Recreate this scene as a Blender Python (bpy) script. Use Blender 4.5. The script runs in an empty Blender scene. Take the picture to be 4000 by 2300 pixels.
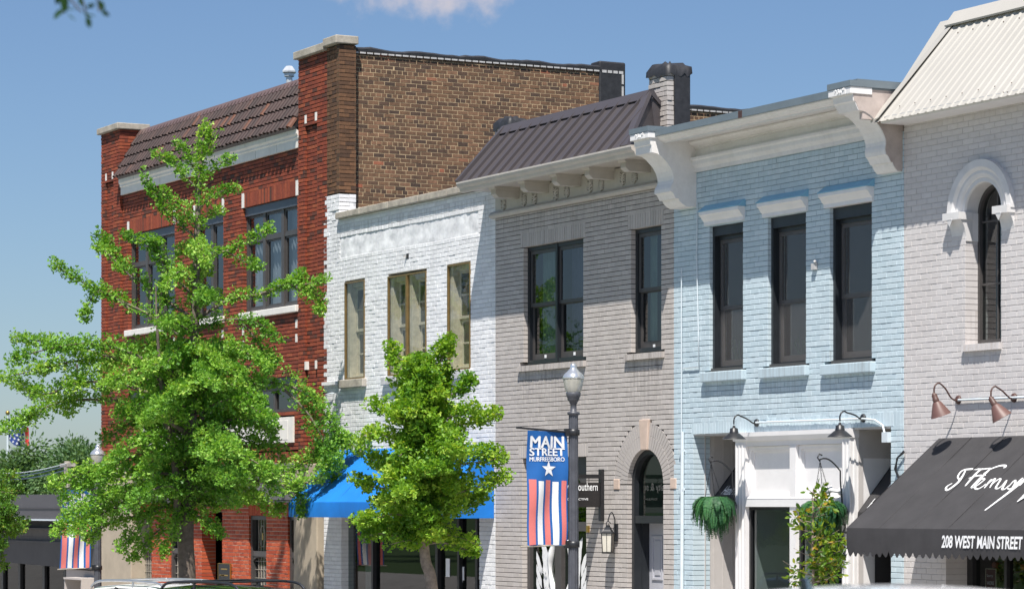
import bpy, math, random
import numpy as np
from mathutils import Vector, Matrix, Quaternion

# ---------------------------------------------------------------- camera, light, exposure
# World frame: +X runs along the street front (to the right), +Y into the buildings, +Z up.
scene = bpy.context.scene
COL = scene.collection
FOC = 11300.0            # focal length in pixels of a 4000 px wide frame
DIST = 21.35             # metres from camera to the plane of the shop fronts
EYE = 3.0
HOR = 1970.0             # image row of the horizon
CC, SN = 0.46897, 0.88323
cam_data = bpy.data.cameras.new('camera')
cam = bpy.data.objects.new('camera', cam_data)
COL.objects.link(cam)
cam.location = (0, -DIST, EYE)
cam.rotation_euler = (math.radians(90), 0, math.atan2(SN, CC))
cam_data.sensor_width = 36.0
cam_data.lens = 36.0 * FOC / 4000
cam_data.shift_y = (HOR - 1150) / 4000
cam_data.clip_start = 0.1
cam_data.clip_end = 3000
cam_data.dof.use_dof = True
cam_data.dof.focus_distance = 44.0
cam_data.dof.aperture_fstop = 4.5
scene.camera = cam

scene.view_settings.view_transform = 'Standard'
scene.view_settings.look = 'None'
scene.view_settings.gamma = 1.0
scene.view_settings.exposure = 0.92

SUN_EL = math.radians(61.5)
SUN_H = Vector((0.784, -0.620, 0))               # horizontal direction towards the sun
to_sun = Vector((SUN_H.x*math.cos(SUN_EL), SUN_H.y*math.cos(SUN_EL), math.sin(SUN_EL))).normalized()
sun_data = bpy.data.lights.new('sun', 'SUN')
sun_data.energy = 4.1
sun_data.angle = math.radians(0.53)
sun_data.color = (1.0, 0.955, 0.89)
sun = bpy.data.objects.new('sun', sun_data)
COL.objects.link(sun)
sun.rotation_euler = (-to_sun).to_track_quat('-Z', 'Y').to_euler()
sun.location = (0, -30, 60)

world = bpy.data.worlds.new('World')
scene.world = world
world.use_nodes = True
wn = world.node_tree
wn.nodes.clear()
w_out = wn.nodes.new('ShaderNodeOutputWorld')
w_bg = wn.nodes.new('ShaderNodeBackground')
w_sky = wn.nodes.new('ShaderNodeTexSky')
w_sky.sky_type = 'NISHITA'
w_sky.sun_disc = False
w_sky.sun_elevation = SUN_EL
w_sky.sun_rotation = math.atan2(SUN_H.x, SUN_H.y)
w_sky.altitude = 150
w_sky.air_density = 1.0
w_sky.dust_density = 0.6
w_sky.ozone_density = 3.0
w_bg.inputs['Strength'].default_value = 0.058
# a soft fair-weather cloud, high up, placed by direction in the sky
w_tc = wn.nodes.new('ShaderNodeTexCoord')
def sky_dir(px, py):
    q = (px-2000)/FOC
    v = Vector((-SN+CC*q, CC+SN*q, (HOR-py)/FOC))
    return v.normalized()
cd = sky_dir(1640, -95)
w_dot = wn.nodes.new('ShaderNodeVectorMath'); w_dot.operation = 'SUBTRACT'
w_dot.inputs[1].default_value = cd
w_scl = wn.nodes.new('ShaderNodeVectorMath'); w_scl.operation = 'MULTIPLY'
w_scl.inputs[1].default_value = (24, 24, 66)
w_len = wn.nodes.new('ShaderNodeVectorMath'); w_len.operation = 'LENGTH'
w_noi = wn.nodes.new('ShaderNodeTexNoise')
w_noi.inputs['Scale'].default_value = 85.0
w_noi.inputs['Detail'].default_value = 6.0
w_noi.inputs['Roughness'].default_value = 0.62
w_add = wn.nodes.new('ShaderNodeMath'); w_add.operation = 'MULTIPLY_ADD'
w_add.inputs[1].default_value = 1.35
w_map = wn.nodes.new('ShaderNodeMapRange')
w_map.inputs['From Min'].default_value = 0.95
w_map.inputs['From Max'].default_value = 1.75
w_map.inputs['To Min'].default_value = 0.92
w_map.inputs['To Max'].default_value = 0.0
w_map.interpolation_type = 'SMOOTHSTEP'
w_mix = wn.nodes.new('ShaderNodeMixRGB')
w_mix.inputs['Color2'].default_value = (5.9, 5.55, 6.0, 1)
w_tint = wn.nodes.new('ShaderNodeMixRGB'); w_tint.blend_type = 'MULTIPLY'
w_tint.inputs['Fac'].default_value = 1.0
w_tint.inputs['Color2'].default_value = (0.72, 0.80, 0.93, 1)
LK = wn.links.new
LK(w_tc.outputs['Generated'], w_dot.inputs[0])
LK(w_dot.outputs[0], w_scl.inputs[0])
LK(w_scl.outputs[0], w_len.inputs[0])
LK(w_tc.outputs['Generated'], w_noi.inputs['Vector'])
LK(w_noi.outputs['Fac'], w_add.inputs[0])
LK(w_len.outputs['Value'], w_add.inputs[2])
LK(w_add.outputs[0], w_map.inputs['Value'])
LK(w_map.outputs[0], w_mix.inputs['Fac'])
LK(w_sky.outputs[0], w_tint.inputs['Color1'])
LK(w_tint.outputs[0], w_mix.inputs['Color1'])
LK(w_mix.outputs[0], w_bg.inputs['Color'])
LK(w_bg.outputs[0], w_out.inputs['Surface'])

# ---------------------------------------------------------------- measuring helpers
def P(px, py, d=0.0):
    """world point seen at a pixel of the 4000x2300 photograph, at depth d from the shop-front plane"""
    q = (px-2000)/FOC
    t = (DIST+d)/(CC+SN*q)
    return Vector((t*(-SN+CC*q), d, EYE+t*(HOR-py)/FOC))
def S(px, d=0.0): return P(px, 0, d).x
def Z(px, py, d=0.0): return P(px, py, d).z
def DEP(px, s):
    """depth at which the plane x = s is seen at column px"""
    q = (px-2000)/FOC
    return (q*(-s*SN)-s*CC)/(SN-q*CC)-DIST
def PT(px, py, t):
    """point at camera depth t"""
    q = (px-2000)/FOC
    return Vector((t*(-SN+CC*q), t*(CC+SN*q)-DIST, EYE+t*(HOR-py)/FOC))
RIGHT = Vector((CC, SN, 0))
FWD = Vector((-SN, CC, 0))
def street_z(s):          # the pavement falls gently towards the left
    return 0.10 + (s+38.0)*0.036

# ---------------------------------------------------------------- materials
def new_mat(name):
    m = bpy.data.materials.new(name); m.use_nodes = True
    nt = m.node_tree
    return m, nt, nt.nodes['Principled BSDF']
def mat(name, col, rough=0.6, var=0.12, scale=6.0, metal=0.0, bump=0.0, bscale=60.0, spec=0.5, var2=None, coat=0.0):
    """plain surface with soft colour variation and an optional fine bump"""
    m, nt, b = new_mat(name)
    N = nt.nodes.new; L = nt.links.new
    tc = N('ShaderNodeTexCoord')
    no = N('ShaderNodeTexNoise'); no.inputs['Scale'].default_value = scale; no.inputs['Detail'].default_value = 8
    no.inputs['Roughness'].default_value = 0.65
    L(tc.outputs['Object'], no.inputs['Vector'])
    cr = N('ShaderNodeValToRGB')
    c2 = var2 if var2 else tuple(c*(1-var) for c in col)
    c1 = tuple(min(1.0, c*(1+var*0.6)) for c in col)
    cr.color_ramp.elements[0].position = 0.3; cr.color_ramp.elements[1].position = 0.7
    cr.color_ramp.elements[0].color = (*c2, 1); cr.color_ramp.elements[1].color = (*c1, 1)
    L(no.outputs['Fac'], cr.inputs['Fac']); L(cr.outputs['Color'], b.inputs['Base Color'])
    b.inputs['Roughness'].default_value = rough
    b.inputs['Metallic'].default_value = metal
    b.inputs['Specular IOR Level'].default_value = spec
    b.inputs['Coat Weight'].default_value = coat
    if bump:
        n2 = N('ShaderNodeTexNoise'); n2.inputs['Scale'].default_value = bscale; n2.inputs['Detail'].default_value = 6
        L(tc.outputs['Object'], n2.inputs['Vector'])
        bp = N('ShaderNodeBump'); bp.inputs['Strength'].default_value = bump; bp.inputs['Distance'].default_value = 0.006
        L(n2.outputs['Fac'], bp.inputs['Height']); L(bp.outputs['Normal'], b.inputs['Normal'])
    return m
def brick_mat(name, cols, rough=0.75, stain=None, stain_amt=0.0, spots=0.0, bump=0.35, var=0.12, drips=(), drip_col=(.2,.19,.18), org=0.0):
    """cols: list of (position, colour) picked per brick through the 'bv' attribute"""
    m, nt, b = new_mat(name)
    N = nt.nodes.new; L = nt.links.new
    at = N('ShaderNodeAttribute'); at.attribute_name = 'bv'
    cr = N('ShaderNodeValToRGB'); cr.color_ramp.interpolation = 'LINEAR'
    e = cr.color_ramp.elements
    while len(e) < len(cols): e.new(0.5)
    for el, (p, c) in zip(e, cols): el.position = p; el.color = (*c, 1)
    L(at.outputs['Fac'], cr.inputs['Fac'])
    tc = N('ShaderNodeTexCoord')
    no = N('ShaderNodeTexNoise'); no.inputs['Scale'].default_value = 14; no.inputs['Detail'].default_value = 8; no.inputs['Roughness'].default_value = 0.7
    L(tc.outputs['Object'], no.inputs['Vector'])
    mr = N('ShaderNodeMapRange'); mr.inputs['From Min'].default_value = 0.25; mr.inputs['From Max'].default_value = 0.75
    mr.inputs['To Min'].default_value = 1-var; mr.inputs['To Max'].default_value = 1+var
    L(no.outputs['Fac'], mr.inputs['Value'])
    mu = N('ShaderNodeVectorMath'); mu.operation = 'SCALE'
    L(cr.outputs['Color'], mu.inputs[0]); L(mr.outputs[0], mu.inputs['Scale'])
    last = mu.outputs[0]
    if stain_amt:
        n3 = N('ShaderNodeTexNoise'); n3.inputs['Scale'].default_value = 1.1; n3.inputs['Detail'].default_value = 9; n3.inputs['Roughness'].default_value = 0.7
        mp = N('ShaderNodeMapping'); mp.inputs['Scale'].default_value = (1.0, 1.0, 0.45)
        L(tc.outputs['Object'], mp.inputs['Vector']); L(mp.outputs[0], n3.inputs['Vector'])
        m3 = N('ShaderNodeMapRange'); m3.inputs['From Min'].default_value = 0.48; m3.inputs['From Max'].default_value = 0.72
        m3.inputs['To Min'].default_value = 0; m3.inputs['To Max'].default_value = stain_amt
        L(n3.outputs['Fac'], m3.inputs['Value'])
        mx = N('ShaderNodeMixRGB'); mx.inputs['Color2'].default_value = (*stain, 1)
        L(m3.outputs[0], mx.inputs['Fac']); L(last, mx.inputs['Color1']); last = mx.outputs[0]
    if spots:
        n4 = N('ShaderNodeTexNoise'); n4.inputs['Scale'].default_value = 26; n4.inputs['Detail'].default_value = 7; n4.inputs['Roughness'].default_value = 0.72
        L(tc.outputs['Object'], n4.inputs['Vector'])
        m4 = N('ShaderNodeMapRange'); m4.inputs['From Min'].default_value = 0.66; m4.inputs['From Max'].default_value = 0.74
        m4.inputs['To Min'].default_value = 0; m4.inputs['To Max'].default_value = spots
        L(n4.outputs['Fac'], m4.inputs['Value'])
        mx = N('ShaderNodeMixRGB'); mx.inputs['Color2'].default_value = (0.14, 0.13, 0.12, 1)
        L(m4.outputs[0], mx.inputs['Fac']); L(last, mx.inputs['Color1']); last = mx.outputs[0]
    if drips:                                 # weather streaks running down from sills and ledges: (x0, x1, top, length, amount)
        sx = N('ShaderNodeSeparateXYZ'); L(tc.outputs['Object'], sx.inputs[0])
        mp = N('ShaderNodeMapping'); mp.inputs['Scale'].default_value = (17, 17, .9)
        ns = N('ShaderNodeTexNoise'); ns.inputs['Scale'].default_value = 1.0; ns.inputs['Detail'].default_value = 5; ns.inputs['Roughness'].default_value = .6
        L(tc.outputs['Object'], mp.inputs['Vector']); L(mp.outputs[0], ns.inputs['Vector'])
        st = N('ShaderNodeMapRange'); st.inputs['From Min'].default_value = .46; st.inputs['From Max'].default_value = .68; L(ns.outputs['Fac'], st.inputs['Value'])
        def mth(op, a, b_, clamp=False):
            m_ = N('ShaderNodeMath'); m_.operation = op; m_.use_clamp = clamp
            for k_, v_ in enumerate((a, b_)):
                if isinstance(v_, (int, float)): m_.inputs[k_].default_value = v_
                else: L(v_, m_.inputs[k_])
            return m_.outputs[0]
        tot = None
        for (x0, x1, zt, ln, amt) in drips:
            ax = mth('ABSOLUTE', mth('SUBTRACT', sx.outputs[0], (x0+x1)/2-org), 0.0)
            mx_ = mth('DIVIDE', mth('SUBTRACT', (x1-x0)/2+.10, ax), .16, True)
            dz = mth('SUBTRACT', zt, sx.outputs[2])
            mz = mth('MULTIPLY', mth('SUBTRACT', 1.0, mth('DIVIDE', dz, ln), True), mth('GREATER_THAN', dz, -.01))
            v = mth('MULTIPLY', mth('MULTIPLY', mx_, mz), amt)
            tot = v if tot is None else mth('MAXIMUM', tot, v)
        fac = mth('MULTIPLY', tot, st.outputs[0], True)
        mx = N('ShaderNodeMixRGB'); mx.inputs['Color2'].default_value = (*drip_col, 1)
        L(fac, mx.inputs['Fac']); L(last, mx.inputs['Color1']); last = mx.outputs[0]
    L(last, b.inputs['Base Color'])
    b.inputs['Roughness'].default_value = rough
    b.inputs['Specular IOR Level'].default_value = 0.35
    n2 = N('ShaderNodeTexNoise'); n2.inputs['Scale'].default_value = 45; n2.inputs['Detail'].default_value = 6
    L(tc.outputs['Object'], n2.inputs['Vector'])
    bp = N('ShaderNodeBump'); bp.inputs['Strength'].default_value = bump; bp.inputs['Distance'].default_value = 0.003
    L(n2.outputs['Fac'], bp.inputs['Height']); L(bp.outputs['Normal'], b.inputs['Normal'])
    return m
def glass_mat(name, tint=(0.55, 0.6, 0.62), ior=1.75, rough=0.01, wob=0.0):
    m = bpy.data.materials.new(name); m.use_nodes = True
    nt = m.node_tree; nt.nodes.clear()
    N = nt.nodes.new; L = nt.links.new
    o = N('ShaderNodeOutputMaterial'); t = N('ShaderNodeBsdfTransparent'); g = N('ShaderNodeBsdfGlossy')
    t.inputs['Color'].default_value = (*tint, 1); g.inputs['Roughness'].default_value = rough
    f = N('ShaderNodeFresnel'); f.inputs['IOR'].default_value = ior
    x = N('ShaderNodeMixShader')
    if wob:
        tc = N('ShaderNodeTexCoord'); n = N('ShaderNodeTexNoise'); n.inputs['Scale'].default_value = 2.5
        bp = N('ShaderNodeBump'); bp.inputs['Strength'].default_value = wob; bp.inputs['Distance'].default_value = 0.02
        L(tc.outputs['Object'], n.inputs['Vector']); L(n.outputs['Fac'], bp.inputs['Height'])
        L(bp.outputs['Normal'], g.inputs['Normal'])
    ge = N('ShaderNodeNewGeometry'); mr = N('ShaderNodeMapRange')      # same reflectance from both faces of the thin pane
    mr.inputs['To Min'].default_value = ior; mr.inputs['To Max'].default_value = 1/ior
    L(ge.outputs['Backfacing'], mr.inputs['Value']); L(mr.outputs[0], f.inputs['IOR'])
    L(f.outputs[0], x.inputs[0]); L(t.outputs[0], x.inputs[1]); L(g.outputs[0], x.inputs[2]); L(x.outputs[0], o.inputs[0])
    return m
def leaf_mat(name, cols, trans=0.42, rough=0.5):
    m = bpy.data.materials.new(name); m.use_nodes = True
    nt = m.node_tree; nt.nodes.clear()
    N = nt.nodes.new; L = nt.links.new
    o = N('ShaderNodeOutputMaterial'); p = N('ShaderNodeBsdfPrincipled'); t = N('ShaderNodeBsdfTranslucent'); x = N('ShaderNodeMixShader')
    at = N('ShaderNodeAttribute'); at.attribute_name = 'bv'
    cr = N('ShaderNodeValToRGB'); e = cr.color_ramp.elements
    while len(e) < len(cols): e.new(0.5)
    for el, (q, c) in zip(e, cols): el.position = q; el.color = (*c, 1)
    L(at.outputs['Fac'], cr.inputs['Fac']); L(cr.outputs['Color'], p.inputs['Base Color'])
    mu = N('ShaderNodeMixRGB'); mu.blend_type = 'MULTIPLY'; mu.inputs['Fac'].default_value = 1; mu.inputs['Color2'].default_value = (1.35, 1.25, 0.55, 1)
    L(cr.outputs['Color'], mu.inputs['Color1']); L(mu.outputs[0], t.inputs['Color'])
    p.inputs['Roughness'].default_value = rough; p.inputs['Specular IOR Level'].default_value = 0.4
    x.inputs[0].default_value = trans
    L(p.outputs[0], x.inputs[1]); L(t.outputs[0], x.inputs[2]); L(x.outputs[0], o.inputs[0])
    return m

# ---------------------------------------------------------------- mesh building
ORIGIN = {}
class MB:
    def __init__(self):
        self.v = []; self.f = []; self.m = []; self.sm = []
    def add(self, vs, fs, mi=0, smooth=False):
        o = len(self.v); self.v.extend([tuple(p) for p in vs])
        for f in fs:
            self.f.append([i+o for i in f]); self.m.append(mi); self.sm.append(smooth)
    def box(self, x0, x1, y0, y1, z0, z1, mi=0):
        v = [(x0,y0,z0),(x1,y0,z0),(x1,y1,z0),(x0,y1,z0),(x0,y0,z1),(x1,y0,z1),(x1,y1,z1),(x0,y1,z1)]
        self.add(v, [(0,3,2,1),(4,5,6,7),(0,1,5,4),(1,2,6,5),(2,3,7,6),(3,0,4,7)], mi)
    def hexa(self, v, mi=0):
        self.add(v, [(0,3,2,1),(4,5,6,7),(0,1,5,4),(1,2,6,5),(2,3,7,6),(3,0,4,7)], mi)
    def quad(self, a, b, c, d, mi=0): self.add([a,b,c,d], [(0,1,2,3)], mi)
    def prism(self, prof, x0, x1, mi=0, smooth=False):
        """profile [(y,z)] extruded along x"""
        n = len(prof)
        v = [(x0,y,z) for y,z in prof]+[(x1,y,z) for y,z in prof]
        self.add(v, [(i,(i+1)%n,n+(i+1)%n,n+i) for i in range(n)], mi, smooth)
        self.add(v, [tuple(range(n-1,-1,-1)), tuple(range(n,2*n))], mi)
    def plate(self, prof, y0, y1, mi=0):
        """outline [(x,z)] given thickness along y"""
        n = len(prof)
        v = [(x,y0,z) for x,z in prof]+[(x,y1,z) for x,z in prof]
        self.add(v, [(i,(i+1)%n,n+(i+1)%n,n+i) for i in range(n)]+[tuple(range(n-1,-1,-1)), tuple(range(n,2*n))], mi)
    def tube(self, pts, r, n=8, mi=0, cap=True, smooth=True):
        pts = [Vector(p) for p in pts]; k = len(pts)
        rs = r if isinstance(r, (list, tuple)) else [r]*k
        up = None; vs = []
        for i in range(k):
            a = pts[max(i-1,0)]; b = pts[min(i+1,k-1)]
            d = (b-a).normalized() if (b-a).length > 1e-9 else Vector((0,0,1))
            if up is None:
                up = Vector((0,0,1)) if abs(d.z) < 0.9 else Vector((1,0,0))
            sx = d.cross(up).normalized(); up = sx.cross(d).normalized()
            for j in range(n):
                t = 2*math.pi*j/n
                vs.append(pts[i]+(sx*math.cos(t)+up*math.sin(t))*rs[i])
        fs = [(i*n+j, i*n+(j+1)%n, (i+1)*n+(j+1)%n, (i+1)*n+j) for i in range(k-1) for j in range(n)]
        self.add(vs, fs, mi, smooth)
        if cap: self.add(vs[:n], [tuple(range(n-1,-1,-1))], mi); self.add(vs[-n:], [tuple(range(n))], mi)
    def lathe(self, prof, c, n=24, mi=0, axis=None, smooth=True, flute=0.0, nf=0):
        """profile [(r,h)] turned about an axis through c"""
        c = Vector(c); ax = Vector(axis).normalized() if axis else Vector((0,0,1))
        sx = ax.cross(Vector((0,0,1)) if abs(ax.z) < 0.9 else Vector((1,0,0))).normalized(); sy = ax.cross(sx)
        vs = []
        for r, h in prof:
            for j in range(n):
                t = 2*math.pi*j/n
                rr = r*(1-flute*(0.5+0.5*math.cos(nf*t))) if flute else r
                vs.append(c+ax*h+(sx*math.cos(t)+sy*math.sin(t))*rr)
        k = len(prof)
        self.add(vs, [(i*n+j, i*n+(j+1)%n, (i+1)*n+(j+1)%n, (i+1)*n+j) for i in range(k-1) for j in range(n)], mi, smooth)
    def sphere(self, c, r, n=12, mi=0, sz=1.0):
        prof = [(max(1e-4, r*math.sin(math.pi*i/n)), -r*sz*math.cos(math.pi*i/n)) for i in range(n+1)]
        self.lathe(prof, c, n*2, mi)
    def build(self, name, mats, parent=None, bevel=0.0):
        return link_mesh(name, self.v, self.f, mats, parent, self.m, self.sm, bevel)
def link_mesh(name, v, f, mats, parent=None, mi=None, sm=None, bevel=0.0, attr=None):
    me = bpy.data.meshes.new(name)
    org = ORIGIN.get(parent.name, Vector()) if parent else Vector()
    if parent is None:
        va = np.asarray(v, dtype=np.float64)
        org = Vector(((va[:,0].min()+va[:,0].max())/2, (va[:,1].min()+va[:,1].max())/2, va[:,2].min()))
    va = np.asarray(v, dtype=np.float64)-np.array(org)
    if isinstance(f, np.ndarray):
        nl = f.size; k = f.shape[1]
        me.vertices.add(len(va)); me.vertices.foreach_set('co', va.astype(np.float32).ravel())
        me.loops.add(nl); me.loops.foreach_set('vertex_index', f.astype(np.int32).ravel())
        me.polygons.add(len(f)); me.polygons.foreach_set('loop_start', np.arange(0, nl, k, dtype=np.int32))
        me.polygons.foreach_set('loop_total', np.full(len(f), k, dtype=np.int32))
    else:
        me.from_pydata([tuple(p) for p in va], [], [tuple(q) for q in f])
    mats = mats if isinstance(mats, (list, tuple)) else [mats]
    for m in mats: me.materials.append(m)
    if mi is not None: me.polygons.foreach_set('material_index', np.asarray(mi, dtype=np.int32))
    me.polygons.foreach_set('use_smooth', np.asarray(sm, dtype=bool) if sm is not None else np.zeros(len(me.polygons), bool))
    if attr is not None:
        a = me.attributes.new('bv', 'FLOAT', 'POINT'); a.data.foreach_set('value', np.asarray(attr, dtype=np.float32))
    me.update(); me.validate()
    o = bpy.data.objects.new(name, me); COL.objects.link(o)
    if parent: o.parent = parent
    else: o.location = org
    ORIGIN[o.name] = org
    if bevel:
        b = o.modifiers.new('bevel', 'BEVEL'); b.width = bevel; b.segments = 2; b.limit_method = 'ANGLE'; b.angle_limit = math.radians(40)
    return o
def tag(o, label, cat, group=None):
    o['label'] = label; o['category'] = cat
    if group: o['group'] = group
    return o
def thing(name, label, cat, loc, group=None):
    o = bpy.data.objects.new(name, None); COL.objects.link(o)
    o.location = loc; o.empty_display_size = 0.3
    ORIGIN[o.name] = Vector(loc)
    return tag(o, label, cat, group)
def structure(o): o['kind'] = 'structure'; return o

def text_mesh(name, s, parent, m, o, right, up, w, h, bold=0.0, shear=0.0, thick=0.004, strike=()):
    """lettering fitted into a w x h box whose lower left corner is o"""
    cu = bpy.data.curves.new(name, 'FONT'); cu.body = s; cu.size = 1.0; cu.offset = bold; cu.shear = shear
    cu.extrude = 0.0; cu.resolution_u = 4
    ob = bpy.data.objects.new(name, cu); COL.objects.link(ob)
    dg = bpy.context.evaluated_depsgraph_get()
    me = bpy.data.meshes.new_from_object(ob.evaluated_get(dg))
    co = np.array([v.co[:] for v in me.vertices]); fs = [tuple(p.vertices) for p in me.polygons]
    bpy.data.objects.remove(ob); bpy.data.curves.remove(cu); bpy.data.meshes.remove(me)
    mn = co.min(0); mx = co.max(0)
    right = Vector(right).normalized(); up = Vector(up).normalized(); nrm = right.cross(up)
    o = Vector(o)
    vs = []
    for c in co:
        vs.append(o+right*((c[0]-mn[0])/(mx[0]-mn[0])*w)+up*((c[1]-mn[1])/(mx[1]-mn[1])*h)+nrm*thick)
    n0 = len(vs); f0 = list(fs); v0 = list(vs)
    for k, (dx, dy) in enumerate(strike):       # heavier letters: the same outline struck again, slightly aside
        fs += [tuple(i+n0*(k+1) for i in f) for f in f0]; vs += [v+right*dx+up*dy+nrm*.0006*(k+1) for v in v0]
    return link_mesh(name, vs, fs, m, parent)

# ---------------------------------------------------------------- brickwork, brick by brick
def brickwork(name, mats, parent, u0, u1, z0, z1, d=0.0, ops=(), L=0.212, H=0.0715, joint=0.010, vj=None, bd=0.11, side=None,
              mdep=0.010, hdr=0, seed=1, extra=(), jit=0.0012, ch=0.0022, gap_r=None, wave=0.0):
    """ops: ('r',u0,u1,z0,z1) or ('a',u0,u1,z0,spring) openings; extra: blocks (u0,u1,z0,z1)"""
    rnd = random.Random(seed)
    vj = joint if vj is None else vj
    rows = []; mort = []
    k0 = int(math.floor(z0/H)); k1 = int(math.ceil(z1/H))
    for k in range(k0, k1):
        a = max(z0, k*H); b = min(z1, (k+1)*H)
        if b-a < 0.02: continue
        zm = (a+b)/2
        iv = [(u0, u1)]
        for op in ops:
            if op[0] == 'r':
                if not (op[3] <= zm <= op[4]): continue
                lo, hi = op[1], op[2]
            elif op[0] == 'a':
                r = (op[2]-op[1])/2; c = (op[1]+op[2])/2
                if zm < op[3]: continue
                if zm <= op[4]: lo, hi = op[1], op[2]
                elif zm < op[4]+r:
                    w = math.sqrt(max(0, r*r-(zm-op[4])**2)); lo, hi = c-w, c+w
                else: continue
            nv = []
            for p, q in iv:
                if hi <= p or lo >= q: nv.append((p, q)); continue
                if lo-p > 0.015: nv.append((p, lo))
                if q-hi > 0.015: nv.append((hi, q))
            iv = nv
        hd = hdr and (k % hdr == 0)
        bl = L/2 if hd else L
        off = (0.25*L if hd else (0.5*L if k % 2 else 0.0)) + rnd.uniform(-0.012, 0.012)
        for p, q in iv:
            mort.append((p, q, a, b))
            i = math.floor((p-off)/bl)
            x = p
            while x < q-1e-6:
                e = off+(i+1)*bl; i += 1
                e = min(e, q)
                if q-e < 0.035: e = q
                if e-x < 0.035 and e < q: continue
                if e-x > 0.02:
                    rows.append((x+(0 if x == p else vj/2), e-(0 if e == q else vj/2), a+joint*0.5, b-joint*0.5))
                x = e
    for ex in extra: rows.append(ex)
    R = np.array(rows, dtype=np.float64); n = len(R)
    rng = np.random.default_rng(seed)
    dj = rng.normal(0, jit, n).clip(-2.5*jit, 2.5*jit); tz = rng.normal(0, 0.0009, (n, 2)); tl = rng.normal(0, jit*0.5, n)
    A, B, C, D = R[:,0], R[:,1], R[:,2]+tz[:,0], R[:,3]+tz[:,1]
    if wave:
        wv = wave*(np.sin(A*1.3+seed)+0.6*np.sin(A*3.1+C*1.7)); C = C+wv; D = D+wv
    U = np.stack([A,B,B,A, A+ch,B-ch,B-ch,A+ch, A,B,B,A], 1)
    V = np.stack([C,C,D,D, C+ch*0.8,C+ch*0.8,D-ch*1.3,D-ch*1.3, C,C,D,D], 1)
    Dp = np.stack([ch+dj, ch+dj+tl, ch+dj+tl, ch+dj, dj, dj+tl, dj+tl, dj, bd+0*dj, bd+0*dj, bd+0*dj, bd+0*dj], 1)
    vs = np.stack([U, Dp, V], 2).reshape(-1, 3)
    ft = np.array([(4,5,6,7),(0,1,5,4),(1,2,6,5),(2,3,7,6),(3,0,4,7),(0,8,9,1),(1,9,10,2),(2,10,11,3),(3,11,8,0)])
    fs = (ft[None]+12*np.arange(n)[:,None,None]).reshape(-1, 4)
    bv = np.repeat(rng.random(n), 12)
    mi = np.zeros(len(fs), int)
    mv = []; mf = []
    for p, q, a, b in mort:
        o = len(mv)
        mv += [(p,mdep,a),(q,mdep,a),(q,mdep,b),(p,mdep,b),(p,bd,a),(q,bd,a),(q,bd,b),(p,bd,b)]
        mf += [(o,o+1,o+2,o+3),(o,o+4,o+7,o+3),(o+1,o+5,o+6,o+2)]
    if mv:
        mv = np.array(mv)
        # tuck the jamb mortar a few millimetres into the brick ends
        vs2 = mv.copy()
        vs2[0::4,0] += 0.006; vs2[3::4,0] += 0.006; vs2[1::4,0] -= 0.006; vs2[2::4,0] -= 0.006
        fs = np.concatenate([fs, np.array(mf)+len(vs)]); mi = np.concatenate([mi, np.ones(len(mf), int)])
        bv = np.concatenate([bv, np.full(len(vs2), 0.5)]); vs = np.concatenate([vs, vs2])
    if side is None: W = np.stack([vs[:,0], d+vs[:,1], vs[:,2]], 1)
    else: W = np.stack([side-vs[:,1], vs[:,0], vs[:,2]], 1)
    return link_mesh(name, W, fs, mats, parent, mi, None, 0, bv)
def soldiers(u0, u1, z0, z1, pitch=0.0715, j=0.010):
    n = max(1, round((u1-u0)/pitch)); w = (u1-u0)/n
    return [(u0+i*w+j/2, u0+(i+1)*w-j/2, z0+j/2, z1-j/2) for i in range(n)]
def arch_ring(mb, cx, cz, r0, r1, n, d0, d1, a0=0.0, a1=math.pi, gap=0.010, mi=0):
    for i in range(n):
        t0 = a0+(a1-a0)*i/n; t1 = a0+(a1-a0)*(i+1)/n
        g0 = gap/2/r0; g1 = gap/2/r1
        def q(r, t, y): return (cx+r*math.cos(t), y, cz+r*math.sin(t))
        mb.hexa([q(r0,t0+g0,d0), q(r1,t0+g1,d0), q(r1,t0+g1,d1), q(r0,t0+g0,d1),
                 q(r0,t1-g0,d0), q(r1,t1-g1,d0), q(r1,t1-g1,d1), q(r0,t1-g0,d1)], mi)
def arch_band(mb, cx, cz, r0, r1, y0, y1, n=28, a0=0.0, a1=math.pi, mi=0, smooth=True):
    pr = [(r0,y0),(r1,y0),(r1,y1),(r0,y1)]
    arch_profile(mb, cx, cz, pr, n, a0, a1, mi, smooth)
def arch_profile(mb, cx, cz, prof, n=28, a0=0.0, a1=math.pi, mi=0, smooth=False):
    """closed profile [(radius,y)] swept round an arch"""
    k = len(prof); vs = []
    for i in range(n+1):
        t = a0+(a1-a0)*i/n
        for r, y in prof: vs.append((cx+r*math.cos(t), y, cz+r*math.sin(t)))
    mb.add(vs, [(i*k+j, i*k+(j+1)%k, (i+1)*k+(j+1)%k, (i+1)*k+j) for i in range(n) for j in range(k)], mi, smooth)
    mb.add(vs[:k], [tuple(range(k))], mi); mb.add(vs[-k:], [tuple(range(k-1,-1,-1))], mi)

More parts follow.
